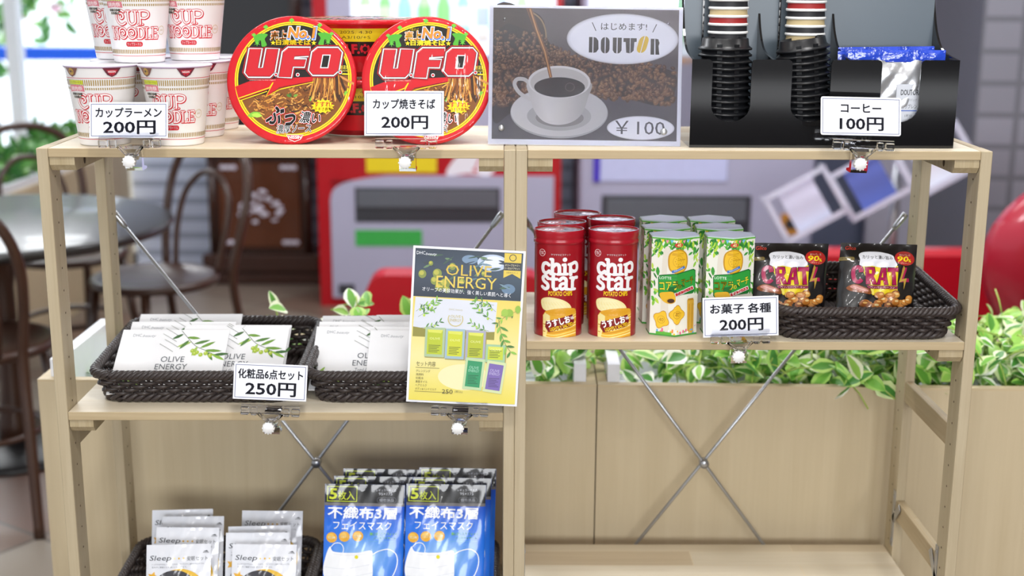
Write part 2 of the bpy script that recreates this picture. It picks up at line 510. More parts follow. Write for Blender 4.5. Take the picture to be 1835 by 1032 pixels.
GREYTILE = tile_mat('grey_wall_tiles', '#8d8d98', '#85858f', '#6c6d75', 0.16, 0.125, 0.012, rot=(PI / 2, 0, 0), rough=0.45)
CONCRETE = P('grey_blue_painted_wall', '#747c96', rough=0.6, vary=(3, 0.15))
CEIL = P('white_ceiling_paint', '#e8e6e0', rough=0.8)
FRAME_WHITE = P('white_window_frame_paint', '#e6eaf0', rough=0.4)
GLASS = P('window_glass', '#ffffff', rough=0.0, trans=1.0, ior=1.02)
LAM = wood('pale_oak_laminate', 'z', '#d2c2a2', '#bfad8b', rough=0.5, scale=0.55, streak=0.75)
LAM_TOP = wood('pale_oak_edge_strip', 'x', '#d3c19e', '#c0ab86', rough=0.5)
WALNUT = wood('dark_stained_bentwood', 'z', '#4a2f22', '#2c1a12', rough=0.28, streak=0.8)

f = MB().box(-4.5, 5.5, -5.0, 4.6, -0.1, 0.0).build('floor', FLOOR)
structure(f, 'brown and grey tiled shop floor behind and under the shelves', 'floor')
c_ = MB().box(-1.7, 5.5, -5.0, 4.6, 2.75, 2.85).build('ceiling', CEIL)
structure(c_, 'white shop ceiling above the shelves', 'ceiling')
wb = MB().box(-1.16, 1.98, 4.56, 4.68, 0.0, 2.75).build('wall_back', SIDING)
structure(wb, 'pale grey horizontally striped wall behind the tall dark wooden case', 'wall')
wb2 = MB().box(1.98, 5.5, 4.56, 4.68, 0.0, 2.75).build('wall_back_right', CONCRETE)
structure(wb2, 'grey blue wall right of the white vending machine', 'wall')
wf = MB().box(-1.7, 5.5, -5.1, -5.0, 0.0, 2.75).build('wall_front', P('dim_far_wall', '#6e6a66', rough=.7, vary=(1.2, .3)))
structure(wf, 'dim wall far behind the photographer', 'wall')
wr2 = MB().box(5.5, 5.6, -5.0, 4.6, 0.0, 2.75).build('wall_side', P('dim_side_wall', '#8a8680', rough=.7, vary=(1.2, .2)))
structure(wr2, 'plain wall at the far right side of the shop', 'wall')
col_m = Matrix.Translation((2.50, 3.5, 0)) @ Matrix.Rotation(-0.10, 4, 'Z')
wr = MB().box(0, 2.2, 0, 0.9, 0, 2.75).build('wall_right', GREYTILE)
wr.matrix_world = col_m
structure(wr, 'grey tiled wall at the right edge behind the shelf', 'wall')
pp = MB().box(2.35, 2.62, 4.40, 4.45, 0.0, 2.4, bev=0.004).build('partition_panel', P('pale_lavender_panel', '#c9c6d6', rough=0.5))
tag(pp, 'pale lavender partition panel beside the grey tiled wall', 'panel')

# window at the back left with the bright yard beyond
wn = thing('window_1', 'tall bright shop window at the left with white frame', 'window', (0, 0, 0)); wn['kind'] = 'structure'
b = MB()
for x in (-3.9, -2.85, -1.72, -1.2): b.box(x, x + 0.06, 4.57, 4.65, 0.0, 2.75)
b.box(-3.9, -1.16, 4.57, 4.65, 0.0, 0.08); b.box(-3.9, -1.16, 4.57, 4.65, 2.2, 2.28)
b.build('window_frame', FRAME_WHITE, wn)
MB().box(-3.9, -1.16, 4.605, 4.611, 0.08, 2.2).build('window_pane', GLASS, wn)
yd = MB().box(-9, 1.5, 4.7, 14, -0.25, -0.12).build('yard_ground', P('pale_concrete_paving', '#e9edf0', rough=0.8, vary=(2, 0.06)))
structure(yd, 'sunlit pale paving outside the left window', 'ground')
yw = MB().box(-9, 1.5, 10.6, 10.8, -0.12, 1.6).build('yard_wall', P('white_rendered_wall', '#eef2f7', rough=0.8, vary=(1.5, 0.08)))
structure(yw, 'white garden wall outside the left window', 'wall')
br = thing('blue_rail', 'bright blue rail crossing the window outside on the left', 'rail', (0, 0, 0))
BLUE = P('bright_blue_paint', '#0f52c4', rough=0.4)
MB().box(-6.5, -0.4, 6.20, 6.25, 0.905, 0.985, bev=0.006).build('rail_bar', BLUE, br)
for x in (-6.2, -4.2, -0.6): MB().box(x, x + 0.05, 6.20, 6.25, -0.12, 0.91).build('post', BLUE, br)

# foliage helpers
LEAF_V = P('variegated_leaf', attr=True, rough=0.4, vary=(20, 0.15))
LEAF_G = P('green_leaf', attr=True, rough=0.5, vary=(20, 0.2))
STEM = P('green_stem', '#8fae4e', rough=0.6)
def leaf3(mb, p, d, up, l, wd, kind, rng):
    """one folded leaf: broad middle and pale margins as separate strips of its own colours"""
    d = d.normalized(); x = d.cross(up)
    if x.length < 1e-4: x = d.orthogonal()
    x.normalize(); u = x.cross(d).normalized()
    if kind == 'v':
        g = rng.choice(['#6cab40', '#7fc04a', '#5a983c', '#98ca58', '#478a36']); e = rng.choice(['#f6faea', '#eef5d2', '#dcebac', '#b9da74', '#a2d060'])
    else:
        g = rng.choice(['#3f7a33', '#558f3d', '#2f6a2c', '#6fa048']); e = g
    ts = (0, .18, .42, .68, .88, 1); ws = (0, .62, 1, .8, .42, 0)
    rows = []; vs = []
    for t, q in zip(ts, ws):
        ctr = p + d * (t * l) - u * (t * t * l * 0.28)
        for k, (o, lift) in enumerate(((-1, .22), (-.52, .06), (0, 0), (.52, .06), (1, .22))):
            vs.append(ctr + x * (o * q * wd / 2) + u * (lift * q * wd / 2))
    fs = []; cs = []
    for i in range(5):
        for j in range(4):
            a = i * 5 + j; fs.append((a, a + 1, a + 6, a + 5)); cs.append(e if j in (0, 3) else g)
    mb.add(vs, fs, 0, cs, True)
def rdir(rng, zmin=-0.3):
    while True:
        v = Vector((rng.uniform(-1, 1), rng.uniform(-1, 1), rng.uniform(zmin, 1)))
        if 0.1 < v.length < 1: return v.normalized()

# trees outside the window
def outside_tree(name, label, x, y, h, r, n, seed, pink=0):
    rng = random.Random(seed)
    t = thing(name, label, 'tree', (x, y, -0.12), group='trees outside the window')
    MB().tube([(0, 0, 0), (0.05, 0, h * .4), (-0.03, 0, h * .8), (0, 0, h)], [0.06, .05, .035, .02], 8).build('trunk', WALNUT, t)
    mb = MB()
    for i in range(n):
        d = rdir(rng, -1); p = Vector((0, 0, h)) + Vector((d.x * r, d.y * r, d.z * r * .75)) * rng.uniform(.3, 1)
        if rng.random() < pink:
            q = rdir(rng, -1); s_ = rng.uniform(.03, .05)
            a = q.orthogonal().normalized() * s_; bb = q.cross(a).normalized() * s_
            mb.add([p + a, p + bb, p - a, p - bb], [(0, 1, 2, 3)], 0, rng.choice(['#f2b6d0', '#f6d0e0', '#e79cc0']))
        else:
            leaf3(mb, p, rdir(rng, -1), rdir(rng), rng.uniform(.09, .15), rng.uniform(.05, .08), 'g', rng)
    mb.build('crown', LEAF_G, t)
outside_tree('garden_tree', 'green tree with pink blossom beyond the blue rail outside', -1.75, 7.3, 1.75, 0.72, 520, 1, 0.3)
outside_tree('garden_tree', 'small green tree outside, left of the blossoming one', -2.75, 6.9, 1.35, 0.6, 330, 2, 0.05)

def box_planter(name, label, x0, x1, y0, y1, z1, mats, loc, rz, liner=0.07, group=None):
    t = thing(name, label, 'planter', loc, (0, 0, rz), group)
    k = 0.016
    b = MB(); b.box(x0, x1, y0, y0 + k, 0, z1 - 0.004); b.build('front_panel', mats[0], t)
    b = MB(); b.box(x0, x1, y1 - k, y1, 0, z1 - 0.004); b.build('back_panel', mats[0], t)
    for xa in (x0, x1 - k): MB().box(xa, xa + k, y0 + k, y1 - k, 0, z1 - 0.004).build('end_panel', mats[0], t)
    b = MB()
    b.box(x0, x1, y0, y0 + k, z1 - 0.004, z1); b.box(x0, x1, y1 - k, y1, z1 - 0.004, z1); b.box(x0, x0 + k, y0 + k, y1 - k, z1 - 0.004, z1); b.box(x1 - k, x1, y0 + k, y1 - k, z1 - 0.004, z1)
    b.build('rim', mats[1], t)
    LN = P('white_planter_liner', '#e9ebf0', rough=0.4)
    b = MB(); i = k + 0.001
    b.box(x0 + i, x1 - i, y0 + i, y1 - i, z1 - liner - 0.005, z1 - liner)
    b.box(x0 + i, x1 - i, y0 + i, y0 + i + .004, z1 - liner, z1 - .006); b.box(x0 + i, x1 - i, y1 - i - .004, y1 - i, z1 - liner, z1 - .006)
    b.box(x0 + i, x0 + i + .02, y0 + i, y1 - i, z1 - liner, z1 + .030); b.box(x1 - i - .02, x1 - i, y0 + i, y1 - i, z1 - liner, z1 + .030)
    b.build('liner', LN, t)
    return t
PZ = 0.747; PM = Matrix.Translation((0.72, 0.345, 0)) @ Matrix.Rotation(-0.026, 4, 'Z')
box_planter('planter_box', 'pale wood planter box behind the left shelf, ending at its left', -0.878, 0.0525, 0, 0.30, PZ, (LAM, LAM_TOP), (0.72, 0.345, 0), -0.026, group='wood planters behind the shelves')
box_planter('planter_box', 'pale wood planter box full of leaves behind the right shelf', 0.0545, 1.75, 0, 0.30, PZ, (LAM, LAM_TOP), (0.72, 0.345, 0), -0.026, group='wood planters behind the shelves')
def ivy(label, spots, seed, kind='v', size=(.030, .056)):
    """bed of leaves: spots = (x, y, z, spread x, spread y, spread z, count) in planter space"""
    rng = random.Random(seed); mb = MB()
    for (x, y, z, sx, sy, sz, n) in spots:
        for i in range(n):
            p = PM @ Vector((x + rng.uniform(-sx, sx), y + rng.uniform(-sy, sy), z + rng.uniform(-sz, sz)))
            d = rdir(rng, -0.5); l = rng.uniform(*size)
            leaf3(mb, p, d, Vector((0, -0.5, 1)) + rdir(rng, -1) * .6, l, l * rng.uniform(.55, .75), kind, rng)
            if rng.random() < .35: mb.tube([p - d * .045, p - d * .02 + Vector((0, 0, .004)), p], .0014, 5, col='#a9c25c')
    o = mb.build('artificial_ivy', LEAF_V)
    return tag(o, label, 'plant', kind='stuff')
ivy('sprigs of variegated ivy rising from the planter behind the baskets', [
    (-.50, .13, .822, .02, .03, .016, 4), (-.355, .13, .834, .014, .03, .012, 6), (-.38, .13, .826, .02, .03, .006, 4), (-.276, .13, .832, .012, .03, .010, 5), (-.200, .12, .828, .010, .03, .010, 4), (-.165, .12, .826, .016, .03, .008, 5),
    (-.105, .13, .832, .014, .03, .026, 7), (-.06, .13, .82, .014, .03, .012, 4), (-.20, .15, .745, .45, .08, .03, 150), (-.8, .14, .715, .05, .06, .02, 9), (-.005, .14, .765, .035, .10, .045, 90), (-.60, .14, .72, .2, .08, .02, 40)], 11)
ivy('bed of green and white variegated ivy filling the right planter', [
    (.22, .17, .75, .07, .09, .035, 60), (.45, .15, .77, .20, .11, .045, 480), (.80, .15, .77, .2, .11, .05, 480), (1.10, .14, .785, .18, .12, .06, 420), (1.42, .13, .80, .22, .12, .07, 460), (1.36, .13, .86, .14, .10, .05, 130), (.49, -.004, .755, .035, .008, .008, 10)], 12)

# low planter wall along the left, with greenery, in front of the window
t = box_planter('window_planter', 'long wooden planter box in front of the left window', 0, 0.36, 0, 1.75, 0.60, (LAM, LAM_TOP), (-1.60, 2.75, 0), -0.05)
rng = random.Random(5); mb = MB()
for i in range(620):
    p = Matrix.Translation((-1.60, 2.75, 0)) @ Matrix.Rotation(-0.05, 4, 'Z') @ Vector((rng.uniform(.05, .33), rng.uniform(.05, 1.7), .60 + rng.uniform(-.02, .13)))
    leaf3(mb, p, rdir(rng, 0), rdir(rng), rng.uniform(.05, .09), rng.uniform(.025, .045), 'g', rng)
tag(mb.build('green_hedge', LEAF_G), 'bushy green plants in the planter under the left window', 'plant', kind='stuff')

# ================================================================== BACKGROUND THINGS
# round cafe table and bentwood chairs
TOPM = P('dark_glossy_table_top', '#2c2a2a', rough=0.3, coat=0.2, vary=(6, 0.15))
tb = thing('cafe_table', 'round dark cafe table behind the left end of the shelf', 'table', (-0.86, 2.07, 0))
MB().lathe([(0, .665), (.47, .665), (.49, .672), (.50, .685), (.495, .698), (.49, .70), (0, .70)], 56).build('tabletop', TOPM, tb)
MB().lathe([(0, .03), (.05, .03), (.045, .08), (.032, .2), (.03, .5), (.05, .63), (.12, .664), (0, .664)], 24).build('pedestal', WALNUT, tb)
MB().lathe([(0, 0), (.25, 0), (.255, .008), (.23, .02), (.06, .035), (0, .035)], 40).build('base', P('black_iron', '#151314', rough=0.4), tb)
def bentwood(label, loc, rz):
    t = thing('bentwood_chair', label, 'chair', loc, (0, 0, rz), 'bentwood chairs round the cafe table')
    MB().lathe([(0, .435), (.18, .435), (.2, .44), (.205, .452), (.2, .462), (.185, .465), (.17, .458), (0, .455)], 40).build('seat', P('dark_brown_seat', '#3d281f', rough=.3, vary=(8, .2)), t)
    for sx in (-1, 1):
        MB().tube([(sx * .13, .13, .44), (sx * .15, .15, .25), (sx * .18, .19, 0)], [.016, .015, .013], 10).build('leg', WALNUT, t)
    hp = [(-.20, -.24, 0), (-.185, -.2, .25), (-.175, -.175, .45), (-.195, -.2, .6), (-.20, -.23, .72), (-.165, -.255, .82), (-.09, -.27, .865), (0, -.272, .878), (.09, -.27, .865), (.165, -.255, .82), (.20, -.23, .72), (.195, -.2, .6), (.175, -.175, .45), (.185, -.2, .25), (.20, -.24, 0)]
    MB().tube(catmull(hp, 5), .0145, 10).build('back_hoop', WALNUT, t)
    ip = [(-.11, -.165, .46), (-.125, -.19, .58), (-.115, -.22, .69), (-.06, -.238, .755), (0, -.243, .77), (.06, -.238, .755), (.115, -.22, .69), (.125, -.19, .58), (.11, -.165, .46)]
    MB().tube(catmull(ip, 5), .010, 8).build('inner_hoop', WALNUT, t)
    MB().tube([(.155 * math.cos(2 * PI * i / 32), .155 * math.sin(2 * PI * i / 32) - .01, .22) for i in range(32)], .009, 8, closed=True).build('stretcher_ring', WALNUT, t)
    return t
bentwood('dark bentwood chair with its back to the shelf, nearest the camera', (-0.775, 1.63, 0), 0.05)
bentwood('dark bentwood chair at the right side of the cafe table', (-0.50, 2.40, 0), 2.45)
bentwood('dark bentwood chair on the far side of the cafe table', (-0.90, 2.78, 0), -2.3)

# tall dark carved case with pearl-like inlay
DK = P('dark_mahogany', '#3a2119', rough=.22, coat=.4, vary=(7, .25)); DK2 = P('reddish_mahogany', '#5b3019', rough=.25, coat=.4, vary=(9, .25))
PEARL = P('pearl_inlay', '#d9d6e8', rough=.15, coat=.6)
cs = thing('tall_wooden_case', 'tall dark carved wooden case with pale flower inlay standing at the back wall', 'cabinet', (-0.50, 4.40, 0)); cs.scale = (1.17, 1, 1)
b = MB(); b.box(-.255, .255, -.16, .14, 0, .05, bev=.005); b.box(-.235, .235, -.145, .14, .05, .14, bev=.01); b.build('plinth', DK, cs)
b = MB(); b.box(-.205, .205, -.12, .14, .14, .60, bev=.006)
for sx in (-1, 1): b.tube([(sx * .185, -.123, .15), (sx * .185, -.123, .59)], .014, 10)
b.build('lower_body', DK, cs)
dr = MB().box(-.16, .16, -.132, -.12, .17, .57, bev=.005).build('door', DK2, cs)
b = MB(); rng = random.Random(3)
for i in range(26):
    a = rng.uniform(0, 2 * PI); r = rng.uniform(0, .095)
    b.lathe([(0, .003), (.011, .002), (.013, 0)], 10, M=Matrix.Translation((r * math.cos(a), -.1325, .36 + r * math.sin(a) * .8)) @ Matrix.Rotation(PI / 2, 4, 'X') @ Matrix.Diagonal((1, rng.uniform(.5, 1), 1, 1)))
b.build('inlay', PEARL, dr)
for sx in (-1, 1):
    for z in (.195, .545):
        b = MB()
        for k in range(3): b.lathe([(0, .003), (.010, .002), (.012, 0)], 8, M=Matrix.Translation((sx * (.14 - .022 * k), -.1325, z)) @ Matrix.Rotation(PI / 2, 4, 'X'))
        b.build('inlay', PEARL, dr)
MB().box(-.235, .235, -.15, .14, .60, .66, bev=.012).build('waist_moulding', DK, cs)
b = MB(); b.box(-.19, -.14, -.115, .14, .66, 1.95); b.box(.14, .19, -.115, .14, .66, 1.95); b.box(-.14, .14, .12, .14, .66, 1.95); b.box(-.14, .14, -.11, .12, .66, .70)
for sx in (-1, 1): b.tube([(sx * .165, -.118, .68), (sx * .165, -.118, 1.9)], .014, 10)
b.build('upper_body', DK, cs)
MB().box(-.14, .14, -.105, -.10, .70, 1.93).build('glass_door', P('dark_tinted_glass', '#1a1518', rough=.06, coat=.5), cs)
MB().box(-.22, .22, -.16, .14, 1.95, 2.05, bev=.015).build('cornice', DK, cs)

# red vending machine
VR = P('vending_red_paint', '#b3081a', rough=.3, coat=.3, vary=(3, .06)); VW = P('vending_white_paint', '#b2b0c8', rough=.35, vary=(3, .04))
DARK = P('dark_grey_plastic', '#3d3e44', rough=.3); SLOT = P('grey_flap', '#63666e', rough=.25)
def vend_products(name, x0, x1, z0, z1, y, parent, seed, palette, glow=1.0):
    rng = random.Random(seed); b = MB()
    rows = 2; n = 10
    for r in range(rows):
        for i in range(n):
            cx = x0 + (i + .5) * (x1 - x0) / n; zb = z0 + .02 + r * (z1 - z0) / rows; rr = (x1 - x0) / n * .36; hh = (z1 - z0) / rows * .72
            c = rng.choice(palette); c2 = rng.choice(palette)
            b.lathe([(0, 0), (rr, 0), (rr, hh * .3), (rr, hh * .7), (rr * .5, hh * .92), (rr * .45, hh), (0, hh)], 14, M=Matrix.Translation((cx, y, zb)), cols=[c, c, c2, c, '#ffffff', '#ffffff'])
    b.build(name, P('backlit_sample_bottles', attr=True, rough=.3, emit='attr', estr=.35), parent)
v = thing('vending_machine', 'red drink vending machine with white lower front behind the left shelf', 'vending machine', (0, 3.84, 0))
b = MB(); X0, X1 = -.17, .87
b.box(X0, X1, .02, .70, 0.0, 1.83, bev=.01); b.box(X0, X1, 0, .02, 0, .035); b.box(X0, X0 + .06, 0, .02, .035, 1.83); b.box(X1 - .03, X1, 0, .02, .035, 1.83); b.box(X0 + .06, X1 - .03, 0, .02, .555, .71); b.box(X0 + .06, X1 - .03, 0, .02, 1.70, 1.83)
b.build('cabinet', VR, v)
poly = [(X0 + .055, .04), (X1 - .03, .04), (X1 - .03, .575), (X0 + .30, .575)] + catmull([(X0 + .30, .575), (X0 + .16, .555), (X0 + .075, .52), (X0 + .055, .47)], 5)[1:]
MB().prism(poly, -.012, .02).build('lower_door', VW, v)
s_ = MB(); s_.box(-.01, .61, -.016, -.012, .375, .525, bev=.0015); s_.build('dispensing_slot', DARK, v)
MB().box(.0, .60, -.022, -.016, .44, .515, bev=.002).build('flap', SLOT, v)
MB().box(-.012, .275, -.0145, -.012, .27, .34).build('green_sticker', P('green_sticker', '#3fae4e', rough=.4), v)
MB().box(-.09, -.02, -.0145, -.012, .055, .10).build('vent', DARK, v)
MB().box(.04, .34, -.004, 0, .588, .655).build('yellow_sticker', P('yellow_sticker', '#ecd21e', rough=.4), v)
sh = Sheet(0, 0, .001); sh.poly(catmull([(380, 20), (440, -70), (520, -85), (620, -85), (600, -20), (560, 25), (480, 15)], 5, True), '#efeaf2'); sh.stroke(catmull([(500, 10), (520, -40), (545, -70)], 5), [4, 26, 6] + [8] * 8, '#c8102a')
b = MB(); sh.emit(b, lambda u, w_, h: (u, -.001 - h * 5, .60 + w_)); b.build('ribbon_graphic', PRINT_SEMI, v)
LIT = P('lit_display_back', '#f0f6ff', rough=.5, emit='#dfeaff', estr=.55)
MB().box(X0 + .06, X1 - .03, .010, .019, 1.085, 1.70).build('display_back', LIT, v)
b = MB(); b.box(X0 + .06, X0 + .16, -.004, .02, .71, 1.70); b.box(X0 + .16, X1 - .03, -.004, .02, .71, 1.085); b.build('display_frame', VW, v)
vend_products('sample_bottles', X0 + .18, X1 - .05, 1.12, 1.68, .0, v, 4, ['#8fe08a', '#b8f0b0', '#ffffff', '#9fd8ff', '#dff5ff', '#c9f0c0', '#b9c8ff'])
b = MB()
for i in range(10): b.box(X0 + .20 + i * .078, X0 + .235 + i * .078, -.010, -.004, 1.055, 1.075)
b.build('select_buttons', P('lit_amber_buttons', '#e8a43a', rough=.3, emit='#e8a43a', estr=.3), v)
MB().lathe([(0, -.006), (.02, -.006), (.02, 0)], 16, M=Matrix.Translation((.555, -.006, 1.19)) @ Matrix.Rotation(PI / 2, 4, 'X')).build('status_light', P('green_status_light', '#4fe39a', rough=.3, emit='#4fe39a', estr=1.2), v)

# white vending machine
v = thing('vending_machine', 'white drink vending machine behind the right shelf', 'vending machine', (0, 3.95, 0))
X0, X1 = .955, 1.985
MB().box(X0, X1, .0, .60, 0, 1.83, bev=.012).build('cabinet', VW, v)
MB().box(1.055, 1.71, -.006, 0, .245, .475, bev=.002).build('dispensing_slot', DARK, v)
MB().box(1.075, 1.69, -.014, -.006, .36, .46, bev=.003).build('flap', SLOT, v)
MB().box(1.015, 1.60, -.008, 0, .535, .80, bev=.003).build('poster_panel', P('blue_white_poster', '#c9cdf2', rough=.3), v)
MB().box(1.015, 1.045, -.011, -.008, .535, .80).build('purple_edge', P('purple_blue_edge', '#4a35c0', rough=.4), v)
MB().box(1.845, 1.935, -.006, 0, .44, .475).build('coin_slot', DARK, v)
bb = MB().box(1.845, 1.935, -.008, 0, .30, .395, bev=.002).build('bill_reader', P('orange_reader', '#c98a3a', rough=.4), v)
MB().box(1.865, 1.915, -.011, -.008, .33, .37).build('reader_mouth', DARK, bb)
MB().box(X0 + .03, X1 - .3, -.004, 0, 1.02, 1.70).build('display_back', LIT, v)
vend_products('sample_bottles', X0 + .05, X1 - .32, 1.05, 1.68, -.03, v, 9, ['#c9b8ff', '#ffffff', '#b9c8ff', '#8f9cf0', '#e8e0ff', '#ffd0e0'])

# red furniture
RED = P('red_moulded_plastic', '#c01226', rough=.3, coat=.3, vary=(3, .08)); RED2 = P('red_satin_shell', '#a90d2c', rough=.32, coat=.5, vary=(2, .2))
ch = thing('red_armchair', 'low red chair with rounded back behind the poster on the left shelf', 'chair', (.47, 2.45, 0))
pts = [(-.29, .0), (.29, .0), (.29, .40)] + [(.29 - .06 * (1 - math.cos(a)), .40 + .075 * math.sin(a)) for a in [PI / 8 * i for i in range(1, 5)]] + [(-.23 - .06 * math.sin(a), .475 - .075 * (1 - math.cos(a))) for a in [PI / 8 * i for i in range(0, 5)]]
MB().prism([(p[0], p[1] + .08) if p[1] == 0 else p for p in pts], -.10, .02).build('backrest', RED, ch)
MB().box(-.29, .29, .02, .48, .12, .34, bev=.02).build('seat', RED, ch)
for sx in (-1, 1):
    for y in (-.04, .42): MB().tube([(sx * .22, y, .12), (sx * .23, y, 0)], .014, 8).build('leg', STEEL, ch)
bn = thing('red_bench', 'long red bench behind the right basket of snacks', 'bench', (2.05, 2.75, 0))
MB().box(-.60, .62, -.22, .22, .18, .40, bev=.02).build('seat', RED, bn)
MB().box(-.60, .62, -.30, -.22, .14, .54, bev=.018).build('backrest', RED, bn)
for sx in (-.5, .5): MB().box(sx - .03, sx + .03, -.18, .18, 0, .18).build('leg', DARK, bn)
eg = thing('red_egg_chair', 'big red shell chair with high rounded back at the right edge', 'chair', (2.36, 1.70, 0))
b = MB(); n1, n2 = 20, 26; vs = []; fs = []
for i in range(n1 + 1):
    t_ = i / n1; z = .22 + .72 * t_; wd = .42 * math.sin(PI * (.16 + .84 * (1 - t_) ** .8) / 1.0) ** .75 if t_ < 1 else 0.0
    for j in range(n2 + 1):
        a = -1.35 + 2.7 * j / n2
        vs.append((wd * math.sin(a) * 1.25, -.30 * math.cos(a) * (wd / .42) ** .5 - .10 * t_, z))
for i in range(n1):
    for j in range(n2):
        q = i * (n2 + 1) + j; fs.append((q, q + 1, q + n2 + 2, q + n2 + 1))
b.add(vs, fs, 0, None, True); o = b.build('shell', RED2, eg)
md = o.modifiers.new('thickness', 'SOLIDIFY'); md.thickness = .02
MB().lathe([(0, .25), (.30, .25), (.36, .29), (.36, .36), (.33, .40), (0, .41)], 36).build('seat_cushion', P('dark_red_cushion', '#8f0f22', rough=.7), eg)
MB().lathe([(0, 0), (.22, 0), (.22, .012), (.03, .03), (.03, .25), (0, .25)], 30).build('pedestal', STEEL, eg)

# clear leaflet rack
rk = thing('leaflet_rack', 'tilted clear acrylic leaflet rack on a stand at the right', 'rack', (2.02, 3.1, 0))
ACR = P('pale_acrylic_edges', '#dfe2f2', rough=.15, trans=.35, ior=1.3)
MB().tube([(0.1, .12, 0), (0.1, .12, .80)], .02, 10).build('stand_pole', STEEL, rk)
MB().lathe([(0, 0), (.2, 0), (.2, .015), (0, .03)], 28, M=Matrix.Translation((.1, .12, 0))).build('stand_foot', STEEL, rk)
for k, (x, z) in enumerate([(-.22, .50), (.02, .585), (.26, .67)]):
    M_ = Matrix.Translation((x, 0, z)) @ Matrix.Rotation(-.52, 4, 'Y') @ Matrix.Rotation(-.25, 4, 'X'); b = MB()
    for a in ((-.13, .13, -.012, 0, -.01, .012), (-.13, .13, -.012, 0, .17, .19), (-.13, -.112, -.012, 0, 0, .18), (.112, .13, -.012, 0, 0, .18), (-.13, .13, 0, .06, -.01, -.004), (-.13, -.12, .05, .06, 0, .2), (.12, .13, .05, .06, 0, .2)): b.box(*a, M=M_)
    b.build('pocket', ACR, rk)
    q = MB().box(-.07, .07, .03, .036, 0, .19, M=M_).build('leaflet', P(['pale_leaflet', 'blue_leaflet', 'white_leaflet'][k], ['#cfd2e8', '#5566b8', '#e4e6f2'][k], rough=.4))
    tag(q, ['pale leaflet in the lowest pocket of the acrylic rack', 'blue leaflet in the middle pocket of the acrylic rack', 'white leaflet in the top pocket of the acrylic rack'][k], 'leaflet', 'leaflets in the acrylic rack', loc=(2.02, 3.1, 0))

# ================================================================== SHELVING
T, ZL, ZR, ZBR, ZBL = 1.18, 0.81444, 0.91758, 0.48824, 0.4530
PW, PD, DB, BT = 0.01541, 0.0442, 0.2432, 0.01184
UW = 0.633
HOLE = P('dark_bore', '#4a3826', rough=.9)
def shelf_unit(label, x0, levels, rails):
    t = thing('shelving_unit', label, 'shelf', (x0, 0, 0), group='pine shelving units side by side')
    px, py_, pz_ = PINE
    for sx in (0, 1):
        xa, xb = (0, PW) if sx == 0 else (UW - PW, UW)
        xin = PW if sx == 0 else UW - PW; sg = 1 if sx == 0 else -1
        for ya in (0, DB):
            b = MB(); b.box(xa + .0001, xb - .0001, ya, ya + PD, 0, T, bev=.0008)
            for i in range(34):
                z = .10 + i * .0315
                c = [(xin + sg * .0003, ya + PD / 2 + .0016 * math.cos(2 * PI * k / 10), z + .0016 * math.sin(2 * PI * k / 10)) for k in range(10)]
                b.add(c, [tuple(range(10))[::-sg]], 1)
            b.build('post', [pz_, HOLE], t)
        for z0, z1 in ((T - .028, T),) + rails:
            b = MB(); b.box(xa + .0012, xb - .0012, PD, DB, z0, z1, bev=.0008); r = b.build('side_rail', py_, t)
        for ya, sy in (((PD, -1), (DB, 1)) if x0 > 0 else ()):
            b = MB(); xs = sorted((xin, xin + sg * .0012))
            yc = ya - sy * -.0 + sy * .006
            b.box(xs[0], xs[1], yc - .0055, yc + .0055, .505, .60, bev=.0003)
            Mx = Matrix.Translation((0, ya - sy * .008, .565)) @ Matrix.Rotation(sy * .75, 4, 'X')
            b.box(xs[0], xs[1], -.006, .006, -.022, .022, M=Mx)
            for z in (.515, .59): b.box(xs[0] - .0008, xs[1] + .0008, yc - .002, yc + .002, z - .002, z + .002)
            b.build('corner_bracket', STEEL, t)
    for z in levels:
        b = MB(); b.box(PW + .0003, UW - PW - .0003, 0, .2874, z - BT, z, bev=.0007); b.m[5] = 1; bd = b.build('shelf_board', [px, PINE_LIT_TOP], t)
        for sx in (0, 1):
            b = MB(); pr_ = [(.003, 0), (.003, -.0105), (.010, -.0185), (.277, -.0185), (.284, -.0105), (.284, 0)]
            xa = PW + .0006 if sx == 0 else UW - PW - .0006 - .033
            b.prism([(p[0], z - BT + p[1]) for p in pr_], xa, xa + .033, axis='x')
            xin = xa + .033 if sx == 0 else xa
            sg = 1 if sx == 0 else -1
            for yc in (.045, .24):
                c = [(xin + sg * .0003, yc + .0045 * math.cos(2 * PI * k / 14), z - BT - .0085 + .0062 * math.sin(2 * PI * k / 14)) for k in range(14)]
                b.add(c, [tuple(range(14))[::-sg]], 1)
            b.build('cleat', [PINE_END, HOLE], bd)
    zc = .630; zt = 1.040; yb = .2905
    for sg in (-1, 1):
        b = MB(); xc = UW / 2 - .003; yy = yb + (.0 if sg < 0 else .0075)
        a = Vector((xc + sg * (UW / 2 - .016), yy, zt)); c = Vector((xc - sg * (UW / 2 - .016), yy, 2 * zc - zt)); d = (c - a).normalized()
        b.tube([a + d * .022, c - d * .022], .0028, 10)
        for q, e in ((a, 1), (c, -1)): b.tube([q - d * e * .004, q + d * e * .004, q + d * e * .02, q + d * e * .026], [.0052, .0056, .0048, .003], 10)
        b.build('brace_rod', STEEL, t)
    MB().lathe([(0, -.012), (.006, -.012), (.0075, -.009), (.0075, .006), (0, .006)], 18, M=Matrix.Translation((UW / 2 - .003, yb, zc)) @ Matrix.Rotation(-PI / 2, 4, 'X') @ Matrix.Diagonal((1, 1, -1, 1))).build('brace_hub', STEEL, t)
    return t
shelf_unit('left pine shelving unit holding noodle cups, baskets of envelopes and masks', 0.0, (T, ZL, ZBL), ((.752, .785), (.36, .39), (.06, .09)))
shelf_unit('right pine shelving unit holding the cup dispenser and the snacks', UW + .0001, (T, ZR, ZBR), ((.752, .785), (.553, .585), (.06, .09)))

